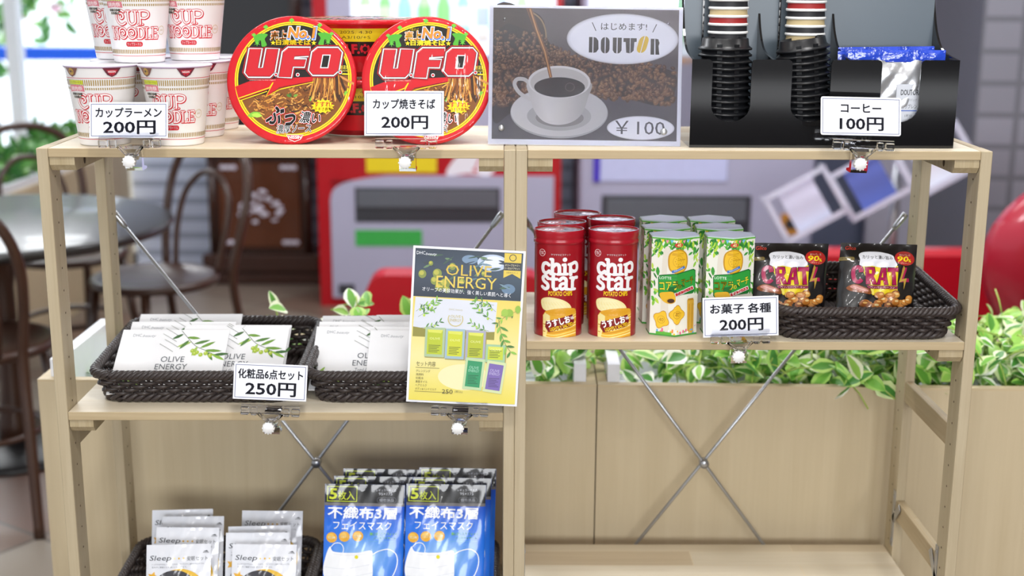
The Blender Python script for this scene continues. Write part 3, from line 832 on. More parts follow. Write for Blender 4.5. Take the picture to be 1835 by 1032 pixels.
# ================================================================== BASKETS
def rloop(w_, d_, r, n):
    """n points evenly along a rounded rectangle (centre 0,0) with outward normals"""
    segs = []
    L = 2 * (w_ - 2 * r) + 2 * (d_ - 2 * r) + 2 * PI * r; out = []
    for i in range(n):
        q = L * i / n
        for (ln, kind, x, y, a) in ((w_ - 2 * r, 's', -w_ / 2 + r, -d_ / 2, 0), (PI * r / 2, 'c', w_ / 2 - r, -d_ / 2 + r, -90), (d_ - 2 * r, 's', w_ / 2, -d_ / 2 + r, 90), (PI * r / 2, 'c', w_ / 2 - r, d_ / 2 - r, 0),
                                    (w_ - 2 * r, 's', w_ / 2 - r, d_ / 2, 180), (PI * r / 2, 'c', -w_ / 2 + r, d_ / 2 - r, 90), (d_ - 2 * r, 's', -w_ / 2, d_ / 2 - r, 270), (PI * r / 2, 'c', -w_ / 2 + r, -d_ / 2 + r, 180)):
            if q <= ln:
                if kind == 's':
                    A = math.radians(a); out.append(((x + math.cos(A) * q, y + math.sin(A) * q), (math.sin(A), -math.cos(A))))
                else:
                    A = math.radians(a) + q / r; out.append(((x + r * math.cos(A), y + r * math.sin(A)), (math.cos(A), math.sin(A))))
                break
            q -= ln
    return out
def basket(label, loc, rz, W_, D_, H_, Hb, group='dark rattan baskets on the shelves'):
    t = thing('rattan_basket', label, 'basket', loc, (0, 0, rz), group)
    sl = .018
    def wedge(b):            # the rim climbs a little towards the back
        b.v = [(p[0], p[1], p[2] * (1 + (Hb / H_ - 1) * (p[1] + D_ / 2) / D_)) for p in b.v]; return b
    def ring(z, n):
        k = z / H_
        return rloop(W_ - 2 * sl * (1 - k), D_ - 2 * sl * (1 - k), .03, n)
    def rope(name, z, R, r, strands, turns, n):
        b = MB(); pts = ring(z, n)
        for s_ in range(strands):
            pp = []
            for i, ((x, y), (nx, ny)) in enumerate(pts):
                a = 2 * PI * (turns * i / n + s_ / strands)
                pp.append((x + nx * R * math.cos(a), y + ny * R * math.cos(a), z + R * math.sin(a)))
            b.tube(pp, r, 6, closed=True)
        return wedge(b).build(name, RATTAN, t)
    rope('rim', H_ - .005, .0039, .0033, 4, 34, 340)
    rope('base_border', .0075, .0042, .0036, 3, 26, 240)
    ns = 62; b = MB()
    lo, hi = ring(.006, ns), ring(H_ - .006, ns)
    for i in range(ns):
        (x, y), _ = lo[i]; (X, Y), _ = hi[i]
        b.tube([(x, y, .006), (X, Y, H_ - .006)], .0022, 5, caps=False)
    wedge(b).build('stakes', RATTAN, t)
    rows = 5; b = MB(); n = ns * 4
    for r in range(rows):
        z = .0140 + r * (H_ - .0255) / (rows - 1); pts = ring(z, n); pp = []
        for i, ((x, y), (nx, ny)) in enumerate(pts):
            o = .0040 * math.cos(PI * i / 4 + (r % 2) * PI)
            pp.append((x + nx * o, y + ny * o, z))
        b.tube(pp, .0030, 6, closed=True)
    wedge(b).build('woven_wall', RATTAN, t)
    b = MB(); m = 30
    for i in range(m):
        x = -(W_ / 2 - sl) + (i + .5) * (W_ - 2 * sl) / m; d = D_ / 2 - sl - .003
        b.tube([(x, -d, .004 + .0012 * (i % 2)), (x, 0, .004), (x, d, .004 + .0012 * (i % 2))], .0046, 6)
    b.build('woven_base', RATTAN, t)
    return t
basket('dark rattan basket of white envelopes at the left end of the middle shelf', (.1845, .156, ZL), .0, .297, .250, .048, .064)
basket('dark rattan basket of white envelopes behind the olive poster', (.4830, .156, ZL), .0, .290, .250, .048, .064)
basket('dark rattan basket holding the two black snack bags', (1.118, .120, ZR), .0, .258, .240, .047, .060)
basket('dark rattan basket of white sleep pouches on the lower shelf', (.176, .138, ZBL), .0, .292, .250, .048, .060)
basket('dark rattan basket of blue mask packs on the lower shelf', (.4665, .138, ZBL), .0, .284, .250, .048, .060)

# ================================================================== PRICE CARDS, CLIPS AND SIGNS
def price_card(label, loc, rot, w_, h_, l1, l2, r=0.0, inset=2.2, s1=(.62, .30), s2=(.62, .38), dy=0, big_spacing=False):
    """white card, thin blue-grey border, item name over price; local origin at the middle of its lower edge"""
    W_, H_ = w_ * 1000, h_ * 1000
    b = MB()
    if r: 
        pts = []
        for cx, cz, a0 in ((w_ / 2 - r, r, -90), (w_ / 2 - r, h_ - r, 0), (-w_ / 2 + r, h_ - r, 90), (-w_ / 2 + r, r, 180)):
            for i in range(6):
                a = math.radians(a0 + 18 * i); pts.append((cx + r * math.cos(a), cz + r * math.sin(a)))
        b.prism(pts, -.0004, .0004, col='#eef0fa')
    else: b.box(-w_ / 2, w_ / 2, -.0004, .0004, 0, h_, col='#eef0fa')
    s = Sheet(W_ / 2, H_, .001)
    s.frame(inset, inset, W_ - inset, H_ - inset, .75, '#4a5480')
    s.text(l1, W_ / 2, H_ * .29 + dy, h=H_ * s1[1], w=W_ * s1[0], col='#1b1e2e', bold=.026)
    s.text(l2, W_ / 2 + 1, H_ * .70 + dy, h=H_ * s2[1], w=W_ * s2[0], col='#1b1c30', bold=.022)
    s.emit(b, lambda u, v, h: (u, -.0004 - h, v))
    o = b.build('price_card', PRINT_SEMI)
    return tag(o, label, 'price card', 'clipped price cards', loc, rot)
price_card('white price card for cup ramen, clipped in front of the white noodle cups', (.1301, -.0235, 1.1967), (-.20, -.01, -.06), .1035, .0463, 'カップラーメン', '200円', s1=(.84, .27), s2=(.66, .37))
price_card('white price card for fried noodles, clipped before the right red noodle tub', (.4872, -.0235, 1.2009), (-.18, -.007, -.06), .1037, .0578, 'カップ焼きそば', '200円', s1=(.78, .22), s2=(.58, .29))
price_card('rounded white price card for coffee, tilted before the black cup dispenser', (1.0822, -.0235, 1.2034), (-.25, .022, .05), .1065, .0500, 'コーヒー', '100円', r=.003, s1=(.50, .22), s2=(.54, .34))
price_card('white price card for assorted sweets, clipped before the koala biscuit boxes'.replace('koala ', 'green '), (.9378, -.0235, .9317), (-.05, -.05, -.05), .1010, .0545, 'お菓子 各種', '200円', s1=(.80, .24), s2=(.57, .31))
price_card('white price card for cosmetics, clipped before the envelope baskets', (.2990, -.0235, .8403), (-.10, .075, .10), .0985, .0500, '化粧品6点セット', '250円', s1=(.88, .26), s2=(.68, .37))

CLIPM = P('clear_clip_plastic', '#fbfcff', rough=.03, trans=1.0, ior=1.25)
def sign_clip(label, loc, roll, w_=.080):
    t = thing('sign_clip', label, 'clip', loc, (0, roll, 0), 'clear plastic sign clips on the shelf edges')
    b = MB(); hw = w_ / 2
    b.box(-hw, hw, -.0250, -.0215, .006, .0175, bev=.0006)
    for sx in (-1, 1): b.box(sx * hw - .011 if sx > 0 else -hw, hw if sx > 0 else -hw + .011, -.0285, -.0195, .0045, .0145, bev=.0012); b.box(sx * .022 - .004, sx * .022 + .004, -.0278, -.0200, .004, .0150, bev=.001)
    b.build('holder_bar', CLIPM, t)
    MB().box(-hw + .001, hw - .001, -.0256, -.0252, .010, .0245).build('front_tab', CLIPM, t)
    b = MB(); b.tube([(-.0165, -.0235, .006), (-.009, -.023, -.001), (-.004, -.021, -.006)], .0022, 8); b.tube([(.0165, -.0235, .006), (.009, -.023, -.001), (.004, -.021, -.006)], .0022, 8)
    b.prism([(-.0155, .006), (.0155, .006), (.006, -.008), (-.006, -.008)], -.0222, -.0196)
    b.lathe([(0, -.004), (.008, -.004), (.009, 0), (.008, .004), (0, .004)], 16, M=Matrix.Translation((.001, -.0175, -.008)))
    b.build('neck', CLIPM, t)
    b = MB(); b.prism([(.012, .0008), (.012, .0038), (-.009, .0042), (-.0135, .001), (-.0135, -.024), (-.011, -.0275), (.010, -.0270), (.010, -.0240), (-.0035, -.0215), (-.0035, .0008)], -.0105, .0115, axis='x')
    b.build('clamp', CLIPM, t)
    b = MB(); M_ = Matrix.Translation((-.002, -.0185, -.0140)) @ Matrix.Rotation(PI / 2, 4, 'X')
    b.lathe([(0, 0), (.0070, 0), (.0078, .001), (.0078, .009), (.0068, .0105), (0, .0105)], 16, M=M_)
    for i in range(12):
        a = 2 * PI * i / 12; b.box(-.0007, .0007, -.0007, .0007, .001, .0095, M=M_ @ Matrix.Translation((.0078 * math.cos(a), .0078 * math.sin(a), 0)))
    b.build('screw_knob', WHITE_PLASTIC, t)
    return t
sign_clip('clear sign clip holding the cup ramen price card', (.1310, 0, T), 0.0)
sign_clip('clear sign clip holding the fried noodle price card', (.4900, 0, T), 0.0)
sign_clip('clear sign clip holding the coffee price card', (1.0860, 0, T), 0.03)
sign_clip('clear sign clip holding the sweets price card', (.9375, 0, ZR), -0.02)
sign_clip('clear sign clip holding the cosmetics price card', (.2990, 0, ZL), 0.05)
sign_clip('clear sign clip holding the yellow olive poster', (.5575, 0, ZL), 0.03, .078)

# ---- yellow olive poster (artwork units: 197 x 285)
def olive_sprig(s, x, y, k, ang, n, rng, flip=1, fruit=True, cols=('#4f8a3a', '#6aa83f', '#3f7434', '#8cbf4d'), fcols=('#a9c93a', '#b8d645')):
    c, q = math.cos(ang), math.sin(ang); P0 = []
    for i in range(n + 1):
        t = i / n; a, b_ = t * k, flip * k * .16 * math.sin(t * 2.2); P0.append((x + a * c - b_ * q, y + a * q + b_ * c))
    s.stroke(P0, max(.5, k * .012), '#5c7a3c')
    s.k += 1
    for i in range(1, n + 1):
        for sd in (-1, 1):
            s.leaf(P0[i][0], P0[i][1], k * rng.uniform(.20, .30), k * .075, ang + sd * rng.uniform(.5, 1.0), rng.choice(cols), same=True)
    if fruit:
        for i in range(1, n, 2):
            fx, fy = P0[i][0] + rng.uniform(-1, 1) * k * .06, P0[i][1] + k * rng.uniform(.03, .09)
            s.ell(fx, fy, k * .05, k * .058, rng.choice(fcols), n=14); s.ell(fx - k * .013, fy - k * .018, k * .015, k * .015, '#d9ea8a', n=8)
def poster():
    rng = random.Random(21); w_, h_ = .1510, .2135; b = MB()
    b.box(-w_ / 2, w_ / 2, -.0005, .0005, 0, h_, col='#eceef6')
    s = Sheet(98.5, 285, w_ / 197, h_ / 285)
    s.rect(4, 4, 193, 91, lambda x, y: mixc(mixc('#1a2f48', '#264257', x / 193), '#0e1c2a', abs(y - 40) / 90), ml=.012)
    s.ell(140, 24, 27, 15, '#b8c7de'); s.ell(142, 22, 18, 10, '#d9e2f0'); s.ell(100, 20, 14, 8, '#6f8aa6'); s.ell(170, 70, 12, 9, '#5d7b98')
    for i in range(46): s.leaf(rng.uniform(5, 180), rng.uniform(6, 84), rng.uniform(14, 34), rng.uniform(2, 5), rng.uniform(-.9, .9) + (PI if rng.random() < .2 else 0), rng.choice(['#20364c', '#2d4d3e', '#4c6f7c', '#3d5d4a', '#6d8b9c', '#1a2c3c', '#5f7f56']), same=i > 0) if False else None
    s.k += 1
    for i in range(46):
        a = rng.uniform(-.9, .9); x, y = rng.uniform(12, 155), rng.uniform(14, 72)
        s.leaf(x, y, rng.uniform(12, 26), rng.uniform(2, 5), a if 10 < y + 20 * math.sin(a) < 88 else 0, rng.choice(['#20364c', '#2d4d3e', '#4c6f7c', '#3d5d4a', '#6d8b9c', '#1a2c3c', '#5f7f56']), same=False)
    for x, y, r in ((18, 50, 7), (44, 48, 8), (40, 61, 7), (58, 66, 9), (32, 30, 4), (62, 76, 6), (70, 34, 6), (125, 44, 4), (88, 60, 5), (48, 72, 7)):
        s.ell(x, y, r, r * 1.1, '#7d8a2c', n=18); s.ell(x - r * .2, y - r * .25, r * .6, r * .6, '#b3b03a', n=14)
    s.text('OLIVE', 99, 40, h=20, w=80, col='#d3b437', bold=.0); s.text('ENERGY', 96, 62, h=21, w=106, col='#dcc24a', bold=.0)
    s.text('オリーブの美容効果が、強く美しい素肌へと導く', 97, 79, h=8, w=156, col='#f0f3f8', rot=.03)
    s.text('DHC', 14, 12, h=6, w=15, col='#e8ecf4'); s.text('beauty', 32, 14, h=6, w=20, col='#e8ecf4', shear=.4)
    s.poly([(160, 5), (190, 5), (190, 50), (175, 42), (160, 50)], '#d8bd3c'); s.rect(160, 22, 190, 36, '#1d1f22')
    s.ring(175, 13, 5, 6.4, '#3a3420', n=20); s.text('オリーブエナジー', 175, 26.5, h=4, w=26, col='#f0e6c0'); s.text('トータルケアセット', 175, 32.3, h=4, w=26, col='#f0e6c0'); s.text('お肌をやさしく', 175, 40, h=3, w=20, col='#3a3420')
    s.rect(4, 91, 193, 281, lambda x, y: mixc(mixc('#e2cc5e', '#ece2a0', (y - 91) / 110), '#e2d250', max(0, (y - 200) / 90)), ml=.012)
    s.ell(100, 235, 46, 24, '#efe6b4')
    s.poly([(8, 92), (152, 95), (150, 150), (120, 152), (30, 150), (6, 148)], '#d6dae4')
    s.poly([(6, 146), (30, 149), (122, 151), (150, 149), (150, 164), (6, 164)], '#8f8a3a')
    for (x, y, k, a, f) in ((14, 128, 44, -.9, 1), (10, 118, 38, -.35, -1), (20, 148, 34, -.5, 1), (146, 128, 44, -2.3, -1), (150, 112, 38, -2.75, 1), (140, 148, 34, -2.6, -1), (16, 104, 26, .25, 1), (146, 100, 26, 2.9, 1)): olive_sprig(s, x, y, k, a, 4, rng, f)
    s.ring(80, 129, 12, 13.6, '#c9bc7a', a0=-30, a1=210); s.text('OLIVE', 80, 124, h=5, w=18, col='#c4b66a'); s.text('ENERGY', 80, 131, h=5, w=20, col='#c4b66a'); s.text('DHC beauty', 80, 112, h=4, w=24, col='#c9c2a0')
    for (x0, y0, x1, y1, rim, fill) in ((28, 146, 63, 200, '#a9bf9a', '#b6c42a'), (64, 147, 98, 202, '#9db8c4', '#c9cf2c'), (100, 148, 135, 203, '#a6a6b8', '#b3bd2a'), (136, 172, 171, 205, '#9fc39a', '#c2d03a')):
        s.rect(x0 + 1, y0 + 1, x1 + 1.5, y1 + 1.5, '#9a8f48'); s.rect(x0, y0, x1, y1, rim); s.rect(x0 + 4, y0 + 4, x1 - 4, y1 - 5, fill)
        s.poly([(x0 + 4, y0 + 4), (x1 - 4, y0 + 4), (x1 - 7, y0 + 10), (x0 + 6, y0 + 9)], '#d8dc5a')
        s.k += 1
        for i in range(5): s.rect(x0 + 7, y1 - 22 + i * 3, x1 - 7 - (i * 3) % 7, y1 - 20.8 + i * 3, '#5f6a24', same=True)
        s.text('OLIVE', (x0 + x1) / 2, (y0 + y1) / 2 - 7, h=4, w=18, col='#e6ea9a')
    for (x, y, rim, f1, f2, a) in ((117, 228, '#b9d3a4', '#2f9462', '#5cb88a', .07), (154, 232, '#cdd9a6', '#7a66ad', '#9485c4', .11)):
        for (w2, h2, cc) in ((17, 29, rim), (13, 24, f1)):
            c, q = math.cos(a), math.sin(a)
            s.poly([(x + i * c - j * q, y + i * q + j * c) for i, j in ((-w2, -h2), (w2, -h2), (w2, h2), (-w2, h2))], cc)
        s.text('OLIVE', x, y - 12, h=5, w=17, col=mixc(f2, '#ffffff', .4), rot=a); s.text('ENERGY', x, y - 6, h=5, w=19, col=mixc(f2, '#ffffff', .4), rot=a)
        s.k += 1
        for i in range(6): s.rect(x - 10, y + 2 + i * 3, x + 9 - (i * 5) % 8, y + 3.2 + i * 3, mixc(f1, '#101010', .35), same=True)
    olive_sprig(s, 190, 108, 42, 2.4, 4, rng); olive_sprig(s, 156, 126, 62, 1.05, 5, rng, fruit=False); s.ell(174, 113, 7, 7, '#8fb53a'); s.ell(166, 113, 6, 7, '#9cc044'); s.ell(189, 106, 5, 7, '#8fb53a')
    s.text('セット内容', 32, 213, h=9, w=34, col='#5a5434'); s.rect(14, 220, 56, 220.8, '#6a6440')
    for i, tx in enumerate(('クレンジング', '洗顔料', '化粧水', '美容オイル', 'ヘアミルク', 'ボディ&ハンドミルク')): s.text(tx, 15, 226.5 + i * 6.6, h=4.6, w=(25, 14, 14, 21, 20, 37)[i], col='#6a6440', ax=0)
    s.rect(14, 264, 76, 264.7, '#6a6440'); s.text('250', 72, 262.5, h=8, w=19, col='#4a4630'); s.text('(税込)', 92, 262, h=5, w=14, col='#8a8458')
    s.emit(b, lambda u, v, h: (u, -.0005 - h, v), eps=.000012)
    o = b.build('laminated_poster', PRINT_GLOSS)
    tag(o, 'laminated yellow olive cosmetics poster clipped to the left middle shelf', 'poster', None, (.5605, -.0250, .8357), (-.095, .056, .03))
poster()

# ---- acrylic coffee sign (artwork units = crop pixels: 85..1283 x 30..890)
def coffee_sign():
    rng = random.Random(33); w_, h_ = .2605, .1865
    t = thing('acrylic_sign_holder', 'acrylic sign showing a coffee cup and beans, standing on the top shelf', 'sign', (.7258, .045, T + .0008), (-.185, .009, -.017))
    MB().box(-w_ / 2, w_ / 2, .0012, .0036, 0, h_, bev=.0004).build('back_panel', CLEAR, t)
    b = MB(); b.box(-w_ / 2 + .0008, w_ / 2 - .0008, 0.0004, .0009, .0008, h_ - .0008, col='#e9eaf3')
    s = Sheet(684, 890, w_ / 1198, h_ / 860)
    X0, Y0, X1, Y1 = 108, 45, 1260, 858
    s.rect(X0, Y0, X1, Y1, lambda x, y: mixc(mixc('#5d5254', '#6b6164', (x - 108) / 1152), '#4d484b', (y - 45) / 813), ml=.02)
    s.poly(catmull([(108, 60), (330, 60), (420, 120), (440, 230), (560, 330), (900, 390), (1220, 420), (1240, 560), (1150, 640), (820, 570), (500, 600), (240, 690), (108, 720)], 6, True), '#2e211c')
    s.poly([(108, 45), (320, 45), (400, 110), (440, 200), (445, 280), (380, 200), (200, 140), (108, 200)], '#3d2f26')
    s.stroke(catmull([(330, 60), (400, 110), (432, 180), (440, 270)], 6), 9, '#8f7556')
    def inside(x, y):
        if x < 440: return 190 + .0 * x < y < 720 - (x - 108) * .25
        return 270 + (x - 440) * .17 < y < 560 + (x - 440) * .09
    beans = [(rng.uniform(112, 1235), rng.uniform(190, 650)) for _ in range(1500)]
    beans = sorted([p for p in beans if inside(*p)], key=lambda p: p[1])
    for x, y in beans:
        a = rng.uniform(0, PI); k = rng.uniform(.8, 1.15) * (11 + (y - 190) * .022)
        c = rng.choice(['#4b3222', '#5d402c', '#3c271b', '#6d4c35', '#7d5a40', '#54392a'])
        s.ell(x, y, k, k * .68, c, n=9, rot=a); s.k -= 1
        s.items[-1] = s.items[-1][:3] + (s.k + 1 + rng.random() * .8,) + s.items[-1][4:]
        s.ell(x - 2, y - 3, k * .5, k * .22, mixc(c, '#d2b193', .35), n=7, rot=a); s.k -= 1
        s.items[-1] = s.items[-1][:3] + (s.k + 2 + rng.random() * .6,) + s.items[-1][4:]
    s.k += 4
    s.ell(526, 690, 304, 160, '#a3a1a0', n=60); s.ell(526, 686, 300, 152, lambda x, y: mixc('#cfccc9', '#bdbbba', (x - 226) / 600), n=60); s.ell(526, 712, 200, 90, '#aaa7a5', n=50); s.ell(530, 722, 150, 56, '#86827f', n=40)
    s.rect(700, Y1, 800, Y1 + 1, '#cbc9c6')
    s.stroke(catmull([(345, 520), (310, 488), (262, 486), (246, 520), (280, 572), (345, 610)], 6), 24, '#c6c2bd', rnd=True)
    s.poly(catmull([(331, 500), (345, 600), (372, 680), (430, 745), (520, 766), (610, 745), (670, 690), (705, 590), (718, 500), (526, 480)], 6, True), lambda x, y: mixc('#dad6d2', '#a29e9b', abs(x - 460) / 300), ml=.02)
    s.ell(524, 500, 194, 101, '#d9d6d2', n=60); s.ell(524, 505, 180, 92, '#bfbab5', n=60); s.ell(526, 532, 158, 62, '#241a17', n=50); s.ell(520, 530, 140, 50, '#2e211c', n=44)
    s.ring(590, 530, 26, 30, '#6a5c56', n=24, ky=.9)
    s.poly([(310, 45), (345, 45), (385, 160), (440, 300), (480, 470), (462, 478), (425, 330), (370, 200)], '#7a4f30'); s.stroke([(335, 50), (378, 180), (430, 310), (470, 470)], 7, '#c58e54'); s.stroke([(322, 50), (370, 190), (445, 400)], 4, '#3b2418')
    s.ell(912, 228, 346, 156, '#c9c6cb', n=64); s.ell(912, 228, 338, 150, '#e4e4ea', n=64); s.ell(912, 228, 326, 142, '#efeff4', n=64)
    s.text('はじめます!', 920, 152, h=44, w=285, col='#39373c', bold=.004); s.stroke([(722, 128), (746, 180)], 5, '#39373c'); s.stroke([(1122, 134), (1098, 185)], 5, '#39373c')
    K = '#322b28'
    def split(x0, x1, y0, y1, lean=0, cc=K, shape='O'):
        m = (x0 + x1) / 2; r = (x1 - x0) * .46; g = (x1 - x0) * .055; n = 8
        L = [(m - g, y0)] + [(x0 + r * (1 - math.sin(PI / 2 * i / n)), y0 + r * (1 - math.cos(PI / 2 * i / n)) * 1.2) for i in range(1, n + 1)]
        if shape in 'O': L += [(x0 + r * (1 - math.cos(PI / 2 * i / n)), y1 - r * 1.2 * (1 - math.sin(PI / 2 * i / n))) for i in range(n + 1)] + [(m - g, y1)]
        Lr = [(2 * m - p[0], p[1]) for p in L]
        tf = lambda p: (p[0] + lean * ((y0 + y1) / 2 - p[1]), p[1])
        s.poly([tf(p) for p in L], cc); s.poly([tf(p) for p in Lr], cc, same=True)
    s.rect(704, 218, 726, 314, K); s.poly([(732, 218), (748, 222), (762, 240), (764, 292), (750, 312), (732, 316)], K)                      # D
    split(778, 832, 218, 318)                                                                                                                  # O
    s.rect(852, 220, 876, 300, K); s.poly([(852, 298), (876, 298), (876, 318), (862, 314)], K, same=True); s.rect(882, 220, 907, 300, K); s.poly([(882, 298), (907, 298), (896, 314), (882, 318)], K, same=True)   # U
    s.poly([(918, 222), (958, 222), (958, 316), (936, 312), (932, 246), (918, 246)], K); s.poly([(962, 222), (1000, 222), (1000, 244), (986, 246), (982, 300), (962, 316)], K, same=True)                            # T
    split(1008, 1068, 208, 312, .26, '#d8b21e')                                                                                                # bean O
    s.rect(1087, 224, 1110, 322, K); s.poly([(1115, 224), (1134, 226), (1142, 250), (1136, 268), (1142, 322), (1118, 322)], K)                 # R
    s.ell(1035, 778, 210, 74, '#d6d6dc', n=50); s.ell(1035, 778, 202, 68, '#ececf2', n=50); s.text('￥100', 1030, 776, h=84, w=310, col='#4a484e', bold=0)
    # keep artwork inside the picture edge
    fr = '#e9eaf3'
    for a in ((85, 858, 1283, 891), (85, 29, 1283, 45), (85, 29, 108, 891), (1260, 29, 1283, 891)): s.rect(*a, fr)
    s.emit(b, lambda u, v, h: (u, .0004 - h * .4, v), eps=.0000035, base=.00001)
    b.build('printed_sheet', PRINT_SEMI, t)
    MB().box(-w_ / 2, w_ / 2, -.0032, -.0008, 0, h_, bev=.0004).build('front_panel', CLEAR, t)
    for (x, y, r) in ((178, 118, 9), (1192, 128, 9), (168, 790, 20), (1178, 800, 22)):
        MB().lathe([(0, .003), (r * .00015, .003), (r * .00021, .0015), (r * .00021, 0)], 16, M=Matrix.Translation(((x - 684) * w_ / 1198, -.0032, (890 - y) * h_ / 860)) @ Matrix.Rotation(PI / 2, 4, 'X')).build('fixing_screw', STEEL if r > 12 else CLEAR, t)
coffee_sign()

# ================================================================== NOODLE CUPS
def lettered(s, strokes, wd, off, c_edge, c_fill, edge=3.0, shadow=None):
    """hand drawn capitals: outline colour laid first, fill over it"""
    if shadow:
        s.k += 1
        for st in strokes: s.stroke([(p[0] + shadow[0], p[1] + shadow[1]) for p in st], wd + edge * 2, shadow[2], same=True, rnd=True)
    s.k += 1
    for st in strokes: s.stroke(st, wd + edge * 2, c_edge, same=True, rnd=True)
    s.k += 1
    for st in strokes: s.stroke(st, wd, c_fill, same=True, rnd=True)
def spiral(cx, cy, r0, r1, a0, a1, n=22, ky=1.0):
    return [(cx + (r0 + (r1 - r0) * i / n) * math.cos(a0 + (a1 - a0) * i / n), cy + ky * (r0 + (r1 - r0) * i / n) * math.sin(a0 + (a1 - a0) * i / n)) for i in range(n + 1)]
def noodle_cup():
    """local origin at the base centre; artwork in tenths of a millimetre round the wall"""
    H_, R0, R1 = .1065, .0335, .0470
    rad = lambda z: R0 + (R1 - R0) * (z / H_)
    t = thing('noodle_cup', '', 'noodle cup', (0, 0, 0), group='white noodle cups stacked on the top shelf')
    b = MB(); W_ = '#f1efee'
    b.lathe([(0, .003), (.028, .003), (.030, 0), (R0 - .001, 0), (R0, .002), (rad(.1), .1), (rad(.104) + .0012, .1035)], 56, col=W_)
    s = Sheet(0, 1065, .0001)
    RD = '#c8202e'; GD = '#a58a4c'
    for (y0, y1, n, wd) in ((185, 262, 96, .55), (288, 318, 96, .55), (890, 945, 90, .55)):
        s.k += 1
        zc = (1065 - (y0 + y1) / 2) * .0001; per = 2 * PI * rad(.055) / .0001
        for i in range(n):
            x = -per / 2 + per * (i + .5) / n
            s.rect(x - per / n * wd / 2, y0, x + per / n * wd / 2, y1, GD, same=True)
    per = 2 * PI * rad(.055) / .0001
    for y in (160, 970): s.rect(-per / 2, y, per / 2, y + 7, RD, ml=.006)
    # CUP
    C = spiral(-152, 445, 14, 62, 5.2, -1.1 + 2 * PI - 5.4 * 2 + 4.6, 26, 1.15)
    cup = [catmull([(-108, 392), (-150, 372), (-205, 405), (-222, 470), (-195, 535), (-145, 560), (-95, 535)], 5), spiral(-150, 455, 6, 44, 4.2, -2.2, 20, 1.1),
           [(-70, 380), (-30, 380)], catmull([(-50, 380), (-50, 500), (-20, 552), (25, 540), (40, 500), (40, 380)], 5), [(18, 380), (62, 380)], [(100, 380), (100, 555)], [(78, 555), (130, 555)], catmull([(85, 382), (150, 378), (205, 400), (205, 450), (160, 478), (108, 470)], 5)]
    lettered(s, cup, 17, 0, RD, '#f6f2f0', 8, (6, 6, RD))
    nood = [[(-310, 595), (-310, 745)], [(-330, 745), (-285, 745)], [(-310, 600), (-235, 740)], [(-235, 595), (-235, 745)], [(-330, 595), (-290, 595)], [(-255, 595), (-215, 595)],
            spiral(-150, 670, 58, 58, 0, 6.28, 24, 1.2), spiral(-150, 670, 6, 34, 4, -2.5, 18, 1.1), spiral(-22, 670, 58, 58, 0, 6.28, 24, 1.2), spiral(-22, 670, 6, 34, 4, -2.5, 18, 1.1),
            [(70, 600), (70, 740)], catmull([(52, 598), (110, 600), (140, 640), (140, 700), (110, 738), (52, 742)], 5), [(180, 598), (180, 742)], [(160, 598), (200, 598)], [(160, 742), (235, 742), (242, 705)],
            [(272, 598), (272, 742)], [(252, 598), (345, 598), (345, 625)], [(272, 668), (325, 668)], [(252, 742), (350, 742), (352, 708)]]
    lettered(s, nood, 15, 0, RD, '#f6f2f0', 8, (6, 6, RD))
    s.rrect(-118, 785, 122, 850, 28, RD); s.text('カップヌードル', 2, 817, h=42, w=205, col='#ffffff', bold=.01)
    s.poly([(335, 190), (415, 190), (375, 270)], RD) if False else None
    # promo corner on the left
    s.rrect(-345, 192, -120, 245, 8, '#c9cf3a'); s.text('カップヌードル', -232, 218, h=32, w=190, col='#4a4420'); s.poly([(-350, 262), (-240, 252), (-118, 262), (-110, 340), (-230, 330), (-350, 345)], '#d67a86'); s.text('謎肉祭', -232, 298, h=52, w=190, col='#f6e4e4', bold=.02)
    for i in range(9): s.ell(-300 + (i % 5) * 34 + (i // 5) * 16, 372 + (i // 5) * 40, 20, 18, ('#6a645c', '#4c4842', '#8a8478')[i % 3], n=9, same=i > 0)
    s.ring(420, 640, 52, 58, '#c9b27a'); s.text('JAS', 420, 640, h=28, w=60, col='#b89e60')
    s.emit(b, lambda u, v, h: ((rad(v) + h) * math.sin(u / rad(.055)), -(rad(v) + h) * math.cos(u / rad(.055)), v), 0, ml=.009, eps=.00002)
    b.build('cup', PRINT_SEMI, t)
    b = MB(); LP = '#cdbad2'
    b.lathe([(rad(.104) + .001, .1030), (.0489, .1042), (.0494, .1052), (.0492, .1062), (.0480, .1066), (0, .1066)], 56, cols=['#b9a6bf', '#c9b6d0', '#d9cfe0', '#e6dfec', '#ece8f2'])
    # tabs of the lid folded down over the wall
    s = Sheet(0, 1065, .0001)
    for x, c1, c2, tx in ((-300, '#7a5148', '#b8933f', ''), (260, '#6a2a3a', '#c2283a', 'NISSIN')):
        s.poly([(x - 125, 20), (x + 125, 20), (x + 60, 120), (x, 148), (x - 60, 120)], c1)
        if tx:
            s.poly([(x - 70, 55), (x + 75, 55), (x + 30, 118), (x, 135), (x - 28, 118)], c2); s.text(tx, x, 78, h=26, w=95, col='#ffffff', bold=.01)
        else: s.ell(x, 78, 48, 46, c2, n=20); s.ell(x, 74, 12, 14, '#3c2d24', n=10)
    s.emit(b, lambda u, v, h: ((rad(v) + .0006 + .0012 * max(0, (v - .092) / .014) + h) * math.sin(u / rad(.1)), -(rad(v) + .0006 + .0012 * max(0, (v - .092) / .014) + h) * math.cos(u / rad(.1)), v), 0, ml=.006)
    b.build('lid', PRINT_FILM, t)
    return t
cup0 = noodle_cup()
